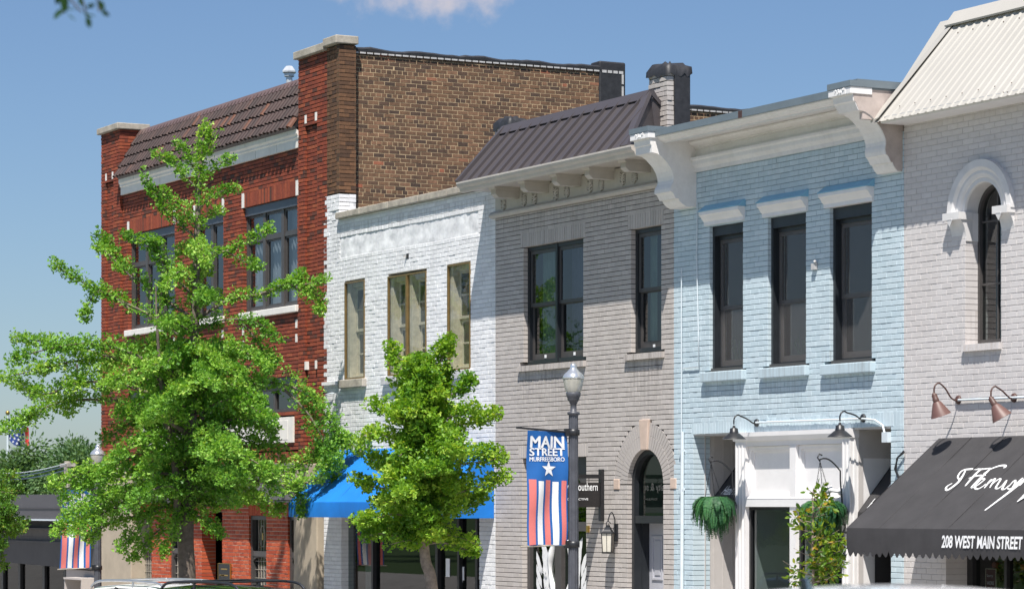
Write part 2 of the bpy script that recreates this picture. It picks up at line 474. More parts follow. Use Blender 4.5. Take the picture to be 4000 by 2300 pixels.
# ---------------------------------------------------------------- palette
M = {}
M['white_brick'] = brick_mat('white painted brick', [(0,(.70,.70,.71)),(.5,(.76,.76,.77)),(1,(.82,.82,.825))], stain=(.47,.47,.46), stain_amt=.40, spots=.75, bump=.6, var=.07, drips=[(-46.6,-45.6,5.05,.9,.7),(-44.87,-43.2,5.04,.9,.7),(-42.6,-41.6,5.04,.9,.7),(-47,-40.9,8.03,.8,.55)], drip_col=(.33,.32,.31), org=(S(1265)+S(1935))/2)
M['white_joint'] = mat('white painted joint', (.55,.55,.56), .8, .3, 9, bump=.3)
M['gray_brick'] = brick_mat('grey taupe painted brick', [(0,(.45,.412,.386)),(.5,(.485,.445,.418)),(1,(.52,.478,.45))], bump=.25, var=.07, stain=(.37,.335,.31), stain_amt=.42, spots=.22, drips=[(-39.95,-37.85,5.07,1.0,.75),(-36.6,-35.55,5.09,1.0,.75),(-40.7,-35.4,7.54,.7,.5)], drip_col=(.20,.18,.165), org=(S(1935)+S(2632))/2)
M['gray_joint'] = mat('dirt and shade darkened taupe joint', (.075,.070,.068), .8, .2, 9)  # near black: bare dirty mortar, plus the shade between bricks put into the colour
M['blue_brick'] = brick_mat('pale blue painted brick', [(0,(.47,.572,.625)),(.5,(.51,.61,.66)),(1,(.55,.645,.695))], bump=.3, var=.06, stain=(.40,.475,.51), stain_amt=.42, spots=.28, drips=[(-34.45,-33.4,4.7,1.0,.75),(-32.95,-31.85,4.7,1.0,.75),(-31.5,-30.35,4.68,1.0,.75),(-35.2,-29.8,7.66,.8,.5)], drip_col=(.27,.30,.31), org=(S(2632)+S(3530))/2)
M['blue_joint'] = mat('shade darkened pale blue joint', (.24,.31,.35), .8, .15, 9)  # darker than the bricks: shade in the joints is put into this colour
M['cream_brick'] = brick_mat('pale warm grey painted brick', [(0,(.56,.53,.52)),(.5,(.585,.555,.545)),(1,(.61,.58,.57))], bump=.25, var=.05, stain=(.49,.45,.43), stain_amt=.35, spots=.14, drips=[(-28.5,-27.7,4.85,1.0,.7),(-29.7,-23.2,7.74,.7,.55)], drip_col=(.33,.28,.25), org=(S(3530)-23.0)/2)
M['cream_joint'] = mat('pale warm grey painted joint', (.50,.47,.46), .8, .12, 9)
RB = [(0,(.075,.036,.026)),(.08,(.110,.042,.028)),(.2,(.190,.044,.024)),(.6,(.245,.054,.027)),(.85,(.29,.066,.030)),(1,(.32,.086,.038))]
M['red_brick'] = brick_mat('dark red face brick', RB, var=.25, bump=.5, stain=(.12,.042,.027), stain_amt=.30)
M['red_joint'] = mat('dark red brick joint', (.035,.018,.013), .9, .3, 9)
OB = [(0,(.33,.055,.025)),(.5,(.42,.075,.030)),(1,(.50,.11,.045))]
M['orange_brick'] = brick_mat('orange red ground floor brick', OB, var=.2, bump=.4)
M['light_joint'] = mat('pale lime mortar', (.50,.40,.31), .9, .2, 9, bump=.4)
BB = [(0,(.072,.046,.034)),(.10,(.095,.056,.038)),(.3,(.125,.072,.044)),(.5,(.150,.083,.048)),(.72,(.172,.096,.055)),(.9,(.192,.106,.062)),(.985,(.215,.115,.068)),(1,(.32,.10,.055))]
M['brown_brick'] = brick_mat('old brown common brick', BB, var=.38, bump=.7, stain=(.040,.030,.026), stain_amt=.55)
M['brown_joint'] = mat('sandy lime mortar', (.47,.35,.21), .95, .35, 5, bump=.5)
M['pil_brick'] = brick_mat('brown corner brick', [(0,(.070,.040,.026)),(.5,(.13,.067,.035)),(1,(.175,.088,.045))], var=.3, bump=.6, stain=(.035,.027,.022), stain_amt=.5)
M['pil_joint'] = mat('dark brown joint', (.07,.045,.03), .9, .3, 9)
M['stone'] = mat('weathered limestone', (.40,.36,.30), .85, .35, 5, bump=.5, bscale=40)
M['terracotta_white'] = mat('cream terracotta', (.80,.77,.72), .55, .12, 3, bump=.1)
M['tile'] = brick_mat('brown clay roof tile', [(0,(.034,.022,.020)),(.5,(.048,.029,.026)),(.93,(.060,.036,.031)),(1,(.14,.055,.030))], rough=.62, var=.3, bump=.3)
M['ridge_metal'] = mat('brown ridge metal', (.145,.095,.085), .45, .15, 3)
M['dark_metal_roof'] = mat('dark bronze standing seam metal', (.070,.061,.064), .42, .10, 1.2, spec=.5, coat=.0)
M['tar'] = mat('black roofing felt', (.028,.028,.031), .55, .4, 9, bump=.6, bscale=14)
M['white_flash'] = mat('galvanised white flashing', (.50,.49,.48), .5, .2, 12)
M['taupe_paint'] = mat('taupe painted trim', (.50,.46,.415), .55, .12, 4, bump=.1)
M['white_paint'] = mat('white painted trim', (.78,.76,.75), .5, .06, 4)
M['dirty_white'] = brick_mat('white painted cornice', [(0,(.76,.735,.715)),(1,(.78,.755,.735))], rough=.55, var=.07, stain=(.55,.51,.47), stain_amt=.45, spots=.75, bump=.15)
M['pale_trim'] = mat('pale grey painted plaster', (.66,.645,.64), .6, .10, 5, bump=.15)
M['pinkish'] = mat('bare weathered end board', (.47,.40,.365), .7, .3, 4, var2=(.36,.30,.27))
M['blue_flash'] = mat('blue grey painted flashing', (.150,.185,.210), .45, .12, 3)
M['blue_trim'] = mat('bright blue painted ledge', (.22,.46,.62), .5, .08, 4)
M['roof_white'] = mat('cream ribbed metal roofing', (.42,.40,.365), .5, .06, 1.0, spec=.4)
M['dark_frame'] = mat('black window frame', (.020,.023,.027), .38, .2, 6)
M['bronze_frame'] = mat('dark bronze window frame', (.070,.064,.062), .42, .15, 5)
M['slate_frame'] = mat('slate blue painted lintel', (.070,.085,.110), .4, .15, 5)
M['gold_frame'] = mat('anodised gold storm frame', (.30,.20,.085), .35, .25, 8, metal=.55)
M['old_sash'] = mat('old cream sash paint', (.62,.54,.40), .7, .25, 12, bump=.3)
M['glass'] = glass_mat('window glass', (.50,.56,.56), 2.0, wob=.015)
M['glass_clear'] = glass_mat('clear storm glass', (.80,.84,.84), 1.6, wob=.08)
M['glass_shop'] = glass_mat('shop glass', (.42,.48,.48), 1.7)
M['glass_wavy'] = glass_mat('old window glass', (.5,.56,.6), 2.5, wob=.03)
M['glass_green'] = glass_mat('green tinted glass', (.42,.56,.49), 1.65)
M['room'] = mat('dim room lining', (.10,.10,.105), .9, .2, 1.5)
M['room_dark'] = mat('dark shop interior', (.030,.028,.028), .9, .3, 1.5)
M['curtain'] = mat('pale curtain cloth', (.50,.50,.50), .85, .15, 5)
M['curtain_violet'] = mat('dusky violet curtain cloth', (.20,.17,.25), .85, .15, 5)
M['curtain_green'] = mat('grey green curtain cloth', (.34,.44,.36), .85, .15, 5)
M['stucco'] = mat('grey stucco', (.15,.145,.15), .85, .2, 3, bump=.4, bscale=30)
M['tan_stucco'] = mat('tan stucco', (.42,.355,.27), .85, .15, 2.5, bump=.3, bscale=30)
M['rough_white'] = mat('patchy white plaster', (.80,.80,.805), .85, .25, 3.5, bump=.9, bscale=9, var2=(.50,.505,.52))
M['black'] = mat('black paint', (.016,.016,.018), .45, .2, 8)
M['iron'] = mat('black iron', (.020,.021,.024), .4, .3, 10)
M['pole_metal'] = mat('grey black lamp post paint', (.075,.078,.092), .45, .3, 8)
M['rust'] = mat('rust brown lamp enamel', (.135,.070,.060), .5, .15, 7)
M['rust_dark'] = mat('dark rust brown metal', (.085,.042,.034), .5, .25, 9)
M['lamp_inner'] = mat('grey white lamp lining', (.50,.52,.50), .5, .08, 8)
M['white_lettering'] = mat('white lettering', (.85,.85,.85), .6, .02, 5)
M['gold'] = mat('brass', (.55,.36,.10), .3, .1, 9, metal=.9)
M['blue_canvas'] = mat('bright blue canvas', (.004,.175,.60), .7, .16, 2, bump=.1, bscale=200)
M['black_canvas'] = mat('charcoal canvas', (.040,.038,.040), .8, .22, 3, bump=.15, bscale=220)
M['door_grey'] = mat('pale grey door paint', (.46,.46,.50), .45, .06, 4)
M['warm_board'] = mat('pale warm boards', (.50,.47,.45), .6, .08, 4)
M['conduit'] = mat('pale painted pipe', (.60,.66,.70), .5, .08, 8)
M['keystone'] = mat('pale peach stone', (.58,.45,.37), .8, .12, 8, bump=.3)

def scr():
    m = bpy.data.materials.new('fly screen mesh'); m.use_nodes = True
    nt = m.node_tree; b = nt.nodes['Principled BSDF']; t = nt.nodes.new('ShaderNodeBsdfTransparent'); x = nt.nodes.new('ShaderNodeMixShader')
    b.inputs['Base Color'].default_value = (.25,.24,.24,1); b.inputs['Roughness'].default_value = .8
    x.inputs[0].default_value = .20
    nt.links.new(t.outputs[0], x.inputs[1]); nt.links.new(b.outputs[0], x.inputs[2]); nt.links.new(x.outputs[0], nt.nodes['Material Output'].inputs[0])
    return m
M['screen'] = scr()

# ---------------------------------------------------------------- window builders
def bars(mb, s0, s1, z0, z1, y0, y1, w, wb=None):
    wb = w if wb is None else wb
    mb.box(s0, s0+w, y0, y1, z0, z1); mb.box(s1-w, s1, y0, y1, z0, z1)
    mb.box(s0+w, s1-w, y0+.001, y1-.001, z1-w, z1); mb.box(s0+w, s1-w, y0+.001, y1-.001, z0, z0+wb)
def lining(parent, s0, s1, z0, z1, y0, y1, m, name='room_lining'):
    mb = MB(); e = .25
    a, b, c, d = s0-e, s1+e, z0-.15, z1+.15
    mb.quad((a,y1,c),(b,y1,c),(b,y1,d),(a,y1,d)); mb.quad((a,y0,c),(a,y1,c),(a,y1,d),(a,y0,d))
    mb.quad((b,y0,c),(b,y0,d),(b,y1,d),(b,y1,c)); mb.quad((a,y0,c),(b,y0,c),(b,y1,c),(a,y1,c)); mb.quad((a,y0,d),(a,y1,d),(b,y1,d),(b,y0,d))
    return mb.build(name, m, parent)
def curtain(parent, s0, s1, z0, z1, y, m, amp=.03, n=40, waves=7):
    vs = []; fs = []
    for i in range(n+1):
        t = i/n; x = s0+(s1-s0)*t; w = amp*math.sin(t*waves*2*math.pi)
        vs += [(x, y+w, z0), (x, y+w*.6, z1)]
    for i in range(n): fs.append((2*i, 2*i+2, 2*i+3, 2*i+1))
    mb = MB(); mb.add(vs, fs, 0, True)
    return mb.build('curtain', m, parent)
def hung_window(parent, s0, s1, z0, z1, y, fm, gm, zr=.47, n=1, fw=.055, sw=.05, depth=.10, mull=.06, room='room', screen=None, label=None):
    """double hung window(s) in one frame; y is the frame's face"""
    mb = MB(); bars(mb, s0, s1, z0, z1, y, y+depth, fw)
    gl = MB(); sc = MB(); sh = MB()
    wid = (s1-s0-2*fw-(n-1)*mull)/n
    for i in range(n):
        a = s0+fw+i*(wid+mull); b = a+wid
        if i: mb.box(a-mull, a, y-.012, y+depth+.003, z0+.004, z1-.004)
        c = z0+fw; e = z1-fw; r = c+(e-c)*zr
        bars(sh, a+.002, b-.002, r-.02, e-.002, y+.022, y+.05, sw)         # upper sash
        bars(sh, a+.002, b-.002, c+.002, r+.02, y+.054, y+.084, sw, sw*1.7)  # lower sash
        gl.quad((a+sw,y+.036,r+.02),(b-sw,y+.036,r+.02),(b-sw,y+.036,e-sw),(a+sw,y+.036,e-sw))
        gl.quad((a+sw,y+.068,c+sw*1.5),(b-sw,y+.068,c+sw*1.5),(b-sw,y+.068,r-.02),(a+sw,y+.068,r-.02))
        if screen: sc.quad((a+.02,y+.016,c),(b-.02,y+.016,c),(b-.02,y+.016,e),(a+.02,y+.016,e))
    w = mb.build('window', fm, parent)
    gl.build('pane', gm, w); sh.build('sash', M['bronze_frame'], w)
    if screen: sc.build('insect_screen', M['screen'], w)
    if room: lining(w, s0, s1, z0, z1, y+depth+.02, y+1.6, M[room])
    return w

# ================================================================= RED BRICK BUILDING (left)
sL, sR = S(395), S(1277)
red = thing('red_brick_building', 'tall dark red brick building with tiled mansard and brown side wall, behind the large ginkgo', 'building', (S(800), 0, street_z(-54)))
DW = .06                                    # the main wall stands back behind the corner piers
bays = [(S(500,DW), S(682,DW)), (S(758,DW), S(872,DW)), (S(948,DW), S(1161,DW))]
ZT, ZS = 8.665, 6.66                        # window head and sill
ops = [('r', a, b, ZS, ZT) for a, b in bays] + [('r', a, b, 4.72, 5.37) for a, b in bays]
ops += [('r', a-.05, b+.05, ZT, ZT+.285) for a, b in bays]
pl0, pl1 = S(468), S(1165)
ops += [('r', pl0+.05, pl1-.02, 3.79, 3.98), ('r', S(560,DW), S(1150,DW), 4.14, 4.62)]
ex = []
for a, b in bays: ex += soldiers(a-.05+.12, b+.05-.12, ZT, ZT+.285)
ex += soldiers(pl0, pl1, 3.79, 3.98)
brickwork('wall', [M['red_brick'], M['red_joint']], red, pl0-.05, pl1+.05, 3.75, 9.60, DW, ops, bd=.20, seed=3, extra=ex, joint=.015, vj=.003, mdep=.012, jit=.0018)
for a, b in bays:                           # small pale blocks at the window heads
    for x in (a-.05, b-.07): mb = MB(); mb.box(x+.004, x+.116, DW-.004, DW+.1, ZT+.004, ZT+.281); mb.build('pale_block', M['terracotta_white'], red)
    for x in (a-.02, b-.08):
        for zc in (5.98, 6.24): mb = MB(); mb.box(x, x+.09, DW-.005, DW+.05, zc, zc+.15); mb.build('pale_block', M['terracotta_white'], red)
mb = MB(); mb.box(S(560,DW)+.003, S(1150,DW)-.003, DW-.03, DW+.1, 4.143, 4.617)
mb.box(S(590,DW), S(1130,DW), DW-.035, DW-.029, 4.20, 4.56)
mb.build('stone_panel', M['terracotta_white'], red, .01)
# corner piers, each with a sunk strip below the two pale blocks
def pier(a, b, zt, seed):
    w = b-a; c, e = a+w*.23, a+w*.66
    brickwork('pier', [M['red_brick'], M['red_joint']], red, a, b, 3.72, zt, 0, [('r', c, e, 3.72, 9.86)], bd=.42, seed=seed, joint=.015, vj=.003, mdep=.012, jit=.0018)
    brickwork('pier_strip', [M['red_brick'], M['red_joint']], red, c-.01, e+.01, 3.72, 9.86, .045, [], bd=.2, seed=seed+1, joint=.015, vj=.003, mdep=.012, jit=.0018)
    for z in (9.99, 5.52):
        for x in (c+.005, e-.085): mb = MB(); mb.box(x, x+.08, -.006, .05, z-.07, z+.08); mb.build('pale_block', M['terracotta_white'], red)
pier(S(395), pl0, 10.93, 11); pier(pl1, sR, 11.12, 15)
# return faces of the left pier above the roof and of the right pier
mb = MB(); mb.box(S(395)+.02, pl0-.02, .10, .62, -1.2, 10.92); mb.build('pier_core', M['red_joint'], red)
brickwork('pier_return', [M['red_brick'], M['red_joint']], red, .0, .62, 3.72, 10.93, side=pl0+.001, bd=.1, seed=19, joint=.015, vj=.003, mdep=.012, jit=.0018)
mb = MB(); mb.box(S(395)-.07, pl0+.06, -.08, .66, 10.93, 11.06); mb.build('pier_cap', M['stone'], red, .015)
mb = MB(); mb.box(S(1165)-.06, S(1277)+.001, -.08, .36, 11.12, 11.26); mb.build('pier_cap', M['stone'], red, .015)
mb = MB(); mb.box(S(1277)+.004, S(1325)+.05, -.09, .36, 11.17, 11.315); mb.build('pier_cap', M['stone'], red, .015)
# parapet upstand of felt behind the left pier, with its white termination strip
mb = MB()
mb.hexa([(pl0-.35,.62,10.2),(pl0+.0,.62,10.2),(pl0+.0,2.3,10.2),(pl0-.35,2.3,10.2),(pl0-.35,.62,10.98),(pl0,.62,10.98),(pl0,2.3,10.93),(pl0-.35,2.3,10.93)])
mb.build('parapet', M['tar'], red)
mb = MB(); mb.box(pl0+.003, pl0+.012, .53, .58, 10.45, 10.99); mb.box(pl0-.3, pl0+.02, .5, .68, 10.985, 11.02); mb.build('flashing', M['white_flash'], red)
# tiled mansard
t0 = Vector((0,-.10,9.875)); t1 = Vector((0,.46,10.83))
sl = (t1-t0); slen = sl.length; sd = sl.normalized(); nr = Vector((0,-sd.z,sd.y))
mb = MB()
prm = 4; pitch = .186; vs = []; fs = []; bv = []
rnd = random.Random(5)
xa, xb = pl0+.005, pl1-.005
nt_ = int((xb-xa)/pitch)
for r in range(prm):
    l0 = slen*r/prm-.05 if r else -.02; l1 = slen*(r+1)/prm+.02
    for i in range(nt_+1):
        cx = xa+(i+.5)*pitch*((xb-xa)/((nt_+1)*pitch)); val = rnd.random()
        o = len(vs); K = 7; ll0 = l0+rnd.uniform(-.012,.012)
        for (ll, rr, up_) in ((ll0, .090, .030), (l1, .076, .002)):
            for j in range(K):
                t = math.pi*j/(K-1)
                p = t0+sd*ll+nr*(up_+rr*.85*math.sin(t)+r*.002); vs.append((cx-rr*math.cos(t), p.y, p.z))
        for j in range(K-1): fs.append((o+j, o+j+1, o+K+j+1, o+K+j))
        # dark open end
        for j in range(K):
            t = math.pi*j/(K-1); rr = .072
            p = t0+sd*(ll0+.004)+nr*(.030+rr*.78*math.sin(t)); vs.append((cx-rr*math.cos(t), p.y, p.z))
        for j in range(K-1): fs.append((o+j, o+2*K+j, o+2*K+j+1, o+j+1))
        for j in range(K):
            p = Vector(vs[o+2*K+j])+sd*.16; vs.append((p.x, p.y, p.z))
        for j in range(K-1): fs.append((o+2*K+j, o+3*K+j, o+3*K+j+1, o+2*K+j+1))
        bv += [val]*(4*K)
tiles = link_mesh('tile_roof', vs, np.array(fs), M['tile'], red, None, None, 0, bv)
mb = MB()
b0 = t0+sd*.04; b1 = t1
mb.add([(xa,b0.y,b0.z),(xb,b0.y,b0.z),(xb,b1.y,b1.z),(xa,b1.y,b1.z),(xa,b0.y+.06,b0.z-.06),(xb,b0.y+.06,b0.z-.06),(xb,.46,9.6),(xa,.46,9.6)],
       [(0,1,2,3),(4,7,6,5),(0,4,5,1),(0,3,7,4),(1,5,6,2)])
mb.build('roof_deck', M['black'], red)
mb = MB(); mb.prism([(t1.y-.05,t1.z-.03),(t1.y-.10,t1.z-.03),(t1.y-.02,t1.z+.10),(t1.y+.30,t1.z+.10),(t1.y+.30,t1.z-.1)], xa, xb); mb.build('ridge_cap', M['ridge_metal'], red)
# cream terracotta cornice under the tiles
zc = 9.53
mb = MB(); mb.prism([(DW+.05,zc),(.015,zc),(.015,zc+.155),(-.005,zc+.175),(-.005,zc+.215),(-.03,zc+.25),(-.03,zc+.36),(DW+.05,zc+.36)], pl0+.005, pl1-.005)
mb.build('cornice', M['terracotta_white'], red)
mb = MB()
for i in range(9):
    x = pl0+.9+i*1.0
    mb.box(x, x+.005, -.032, -.02, zc+.252, zc+.358); mb.box(x+.4, x+.405, .013, .02, zc+.005, zc+.153)
mb.build('cornice_joint', M['stone'], red)
# windows of the upper floor: slate lintel, heavy mullions, transom lights
def red_window(a, b, n, drape):
    y = DW+.10
    mb = MB(); hd = .17
    mb.box(a, b, y-.05, y+.10, ZT-hd, ZT)
    mull = .12; wid = (b-a-.10-(n-1)*mull)/n
    mb2 = MB()
    mb2.box(a, a+.05, y-.02, y+.12, ZS, ZT-hd); mb2.box(b-.05, b, y-.02, y+.12, ZS, ZT-hd); mb2.box(a+.05, b-.05, y-.01, y+.12, ZS, ZS+.07)
    gl = MB()
    zt = ZT-hd; zr = zt-.50
    for i in range(n):
        p = a+.05+i*(wid+mull); q = p+wid
        if i: mb2.box(p-mull, p, y-.02, y+.08, ZS+.002, zt)
        bars(mb2, p+.01, q-.01, zr+.05, zt-.005, y+.0, y+.04, .035)
        bars(mb2, p+.01, q-.01, ZS+.07, zr-.01, y+.015, y+.055, .035)
        mb2.box(p, q, y-.008, y+.07, zr-.012, zr+.052)
        gl.quad((p+.03,y+.02,zr+.07),(q-.03,y+.02,zr+.07),(q-.03,y+.02,zt-.03),(p+.03,y+.02,zt-.03))
        gl.quad((p+.03,y+.035,ZS+.09),(q-.03,y+.035,ZS+.09),(q-.03,y+.035,zr-.03),(p+.03,y+.035,zr-.03))
    w = mb2.build('window', M['bronze_frame'], red)
    mb.build('window_lintel', M['slate_frame'], w, .008)
    gl.build('pane', M['glass_wavy'], w)
    mb = MB(); mb.box(a-.06, b+.06, DW-.07, DW+.14, ZS-.13, ZS-.004); mb.build('sill', M['terracotta_white'], w, .012)
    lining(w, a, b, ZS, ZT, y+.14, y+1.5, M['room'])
    if drape:
        for i in range(n):
            p = a+.05+i*(wid+mull); curtain(w, p-.05, p+wid*.75, ZS, ZT-.2, y+.16, M['curtain'], .03, 30, 4)
    # small windows of the floor below
    mb = MB(); mb.box(a, b, y-.05, y+.1, 5.20, 5.37); w2 = mb.build('window', M['slate_frame'], red)
    mb = MB(); bars(mb, a, b, 4.72, 5.195, y-.01, y+.09, .06); mb.box((a+b)/2-.04, (a+b)/2+.04, y, y+.08, 4.78, 5.135); mb.build('frame', M['bronze_frame'], w2)
    mb = MB(); mb.quad((a+.05,y+.04,4.77),(b-.05,y+.04,4.77),(b-.05,y+.04,5.145),(a+.05,y+.04,5.145)); mb.build('pane', M['glass_wavy'], w2)
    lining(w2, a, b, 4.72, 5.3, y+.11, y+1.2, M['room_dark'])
red_window(*bays[0], 3, False); red_window(*bays[1], 2, False); red_window(*bays[2], 3, True)
# grey stucco band and shop-floor brickwork
mb = MB(); mb.box(pl0-.05, pl1+.02, DW-.06, DW+.2, 3.08, 3.77); mb.build('stucco_band', M['stucco'], red, .01)
mb = MB(); mb.box(pl0-.05, pl1+.02, DW-.14, DW+.1, 3.03, 3.075); mb.build('band_ledge', M['bronze_frame'], red)
gy = .16
def G(px): return S(px, gy)
gw = [(G(540), G(592)), (G(662), G(706)), (G(972), G(1040)), (G(1124), G(1158))]
gops = [('r', a, b, 0.6, 2.79) for a, b in gw]+[('r', G(788), G(868), -1.4, 2.85)]
gex = []
for a, b in gw:
    gops.append(('r', a-.03, b+.05, 2.79, 3.0)); gex += soldiers(a-.03, b+.05, 2.79, 3.0)
brickwork('ground_floor_wall', [M['orange_brick'], M['light_joint']], red, pl0-.02, pl1+.05, -1.6, 3.04, gy, gops, bd=.30, seed=31, extra=gex, joint=.013, mdep=.006, jit=.002)
brickwork('entry_wall', [M['orange_brick'], M['light_joint']], red, G(788)-.4, G(868)+.2, -1.6, 2.9, gy+.55, [], bd=.1, seed=33, joint=.013, mdep=.006)
for a, b in gw:
    y = gy+.07
    mb = MB(); bars(mb, a, b, .6, 2.79, y-.03, y+.09, .075); mb.box(a+.07, b-.07, y-.02, y+.08, 2.02, 2.12)
    # curved heads of the lower light
    cx = (a+b)/2; hw = (b-a)/2-.07
    mb.plate([(cx-hw,2.02),(cx-hw,1.90)]+[(cx+hw*math.sin(t), 1.90+.11*math.cos(t)) for t in np.linspace(-math.pi/2, math.pi/2, 11)]+[(cx+hw,1.90),(cx+hw,2.02)], y-.01, y+.07)
    w = mb.build('leaded_window', M['bronze_frame'], red)
    mb = MB(); mb.quad((a+.06,y+.05,.66),(b-.06,y+.05,.66),(b-.06,y+.05,2.73),(a+.06,y+.05,2.73)); mb.build('pane', M['glass_wavy'], w)
    mb = MB()                                   # lead came
    for t in (-.55,-.18,.18,.55): mb.box(cx+hw*t-.006, cx+hw*t+.006, y+.035, y+.048, .67, 2.72)
    for z in np.arange(.8, 2.0, .16): mb.box(cx-hw, cx+hw, y+.033, y+.045, z, z+.010)
    for k in range(16):
        t = 2*math.pi*k/16; t2 = 2*math.pi*(k+1)/16
        mb.tube([(cx+hw*.35*math.sin(t), y+.035, 2.40+.2*math.cos(t)), (cx+hw*.35*math.sin(t2), y+.035, 2.40+.2*math.cos(t2))], .008, 4)
    mb.build('lead_came', M['stone'], w)
    mb = MB(); mb.box(cx-.025, cx+.025, y+.036, y+.046, 2.33, 2.46); mb.build('amber_glass', M['gold'], w)
    lining(w, a, b, .6, 2.8, y+.11, y+.9, M['curtain'])
for (x0, x1, zt) in ((S(393), S(520), 3.68), (S(1156), S(1247), 3.74)):
    mb = MB(); mb.box(x0, x1, -.05, .4, -1.6, zt); mb.build('stucco_column', M['tan_stucco'], red, .02)
# body of the building, brown side wall
SW = S(1325)-.15
mb = MB(); mb.box(sL+.05, SW-.13, .65, 12.0, -1.5, 10.0); mb.build('core', M['black'], red)
brickwork('side_wall', [M['brown_brick'], M['brown_joint']], red, .05, 5.42, 6.6, 11.10, side=SW, bd=.12, seed=41, hdr=6, joint=.013, vj=.012, mdep=.0035, jit=.0010, ch=.0012, wave=.004)
brickwork('side_wall', [M['brown_brick'], M['brown_joint']], red, 5.42, 12.0, 6.6, 10.52, side=SW, bd=.12, seed=43, hdr=6, joint=.013, vj=.012, mdep=.0035, jit=.0010, ch=.0012, wave=.004)
mb = MB(); mb.box(SW-.32, SW+.025, 5.38, 5.95, 9.0, 11.27); mb.build('pier', M['tar'], red, .03)
# felt over the parapet, with the nailed white strip
def felt_run(y0, y1, z, zd):
    n = 40; vs = []; fs = []
    r = random.Random(8)
    for i in range(n+1):
        y = y0+(y1-y0)*i/n; zz = z+zd*i/n+r.uniform(-.008,.012)+.015*math.sin(i*.7)
        vs += [(SW-.30,y,zz-.2),(SW-.30,y,zz+.02),(SW-.02,y,zz+.035),(SW+.035,y,zz+.0),(SW+.03,y,zz-.055+r.uniform(-.008,.008))]
    for i in range(n):
        for j in range(4): fs.append((5*i+j,5*i+5+j,5*i+6+j,5*i+1+j))
    m = MB(); m.add(vs, fs); m.build('parapet_felt', M['tar'], red)
    m = MB(); k = int((y1-y0)/.14)
    for i in range(k):
        y = y0+.02+i*(y1-y0-.02)/k; zz = z+zd*i/k
        m.box(SW+.028, SW+.036, y, y+.115, zz-.078, zz-.050)
    m.build('nailed_strip', M['white_flash'], red)
felt_run(.30, 5.40, 11.12, .02); felt_run(5.97, 12.0, 10.545, 0)
mb = MB()
for i in range(4): mb.box(SW+.026, SW+.034, 5.44+i*.12, 5.53+i*.12, 11.05, 11.10)
for i in range(4): mb.box(SW+.026, SW+.034, 5.86, 5.90, 10.2+i*.22, 10.38+i*.22)
mb.build('nailed_strip', M['white_flash'], red)
mb = MB(); mb.box(SW+.001, SW+.05, .42, .95, 8.02, 8.30); mb.build('cement_patch', M['stone'], red, .02)
# brown corner pier; its foot is painted white with the neighbour
zp = 8.53
brickwork('corner_pier', [M['pil_brick'], M['pil_joint']], red, sR+.004, S(1325), zp, 11.17, .0, [], bd=.3, seed=51, joint=.012, mdep=.013, jit=.0025)
brickwork('corner_pier_return', [M['pil_brick'], M['brown_joint']], red, .0, .33, zp, 11.17, side=S(1325), bd=.12, seed=53, joint=.013, mdep=.010, jit=.0025)
# roof vent
vc = P(1130, 300, 2.2)
mb = MB()
mb.lathe([(.065,-1.6),(.065,.0)], vc, 14)
mb.lathe([(.11,.0),(.11,.06),(.15,.08),(.15,.11),(.07,.21),(.001,.22)], vc, 6, smooth=False)
mb.build('roof_vent', mat('galvanised vent metal', (.62,.64,.66), .35, .15, 9, metal=.4), red)

# ================================================================= WHITE BRICK BUILDING
s0, s1 = S(1265), S(1935)
wht = thing('white_brick_building', 'narrow white painted brick building with plaster panel and blue awning', 'building', ((s0+s1)/2, 0, street_z(-44)))
wwin = [(S(1347), S(1425), 5.20, 6.92, 1), (S(1515), S(1666), 5.19, 6.90, 2), (S(1748), S(1838), 5.19, 6.93, 1)]
shop = ('r', S(1333), S(1872), -1, 2.95)
pan = (S(1327), S(1868), 7.335, 7.755)
ops = [('r', a, b, c, e) for a, b, c, e, n in wwin]+[('r', *pan), shop]
zcop = 8.045
brickwork('wall', [M['white_brick'], M['white_joint']], wht, s0, s1-.003, -1, zcop, 0, ops, bd=.24, seed=61, joint=.009, vj=.005, mdep=.007, jit=.0018, ch=.003, wave=.004)
brickwork('wall_foot', [M['white_brick'], M['white_joint']], wht, sR-.09, S(1325)-.002, zcop, zp-.003, 0, [], bd=.2, seed=63, joint=.010, vj=.007, mdep=.008, jit=.004)
brickwork('wall_foot_return', [M['white_brick'], M['white_joint']], wht, .0, .33, zcop+.11, zp-.003, side=S(1325)-.001, bd=.12, seed=64, joint=.010, vj=.006, mdep=.007, jit=.004)
# patched plaster panel
vs = []; nx, nz = 60, 8; r = random.Random(4)
for j in range(nz+1):
    for i in range(nx+1):
        e = 0 if (i in (0,nx) or j in (0,nz)) else r.uniform(-.006,.008)
        vs.append((pan[0]+(pan[1]-pan[0])*i/nx+r.uniform(-.01,.01), .012-e, pan[2]-.02+(pan[3]-pan[2]+.04)*j/nz+r.uniform(-.008,.008)))
mb = MB(); mb.add(vs, [(j*(nx+1)+i, j*(nx+1)+i+1, (j+1)*(nx+1)+i+1, (j+1)*(nx+1)+i) for j in range(nz) for i in range(nx)], 0, True)
mb.build('plaster_panel', M['rough_white'], wht)
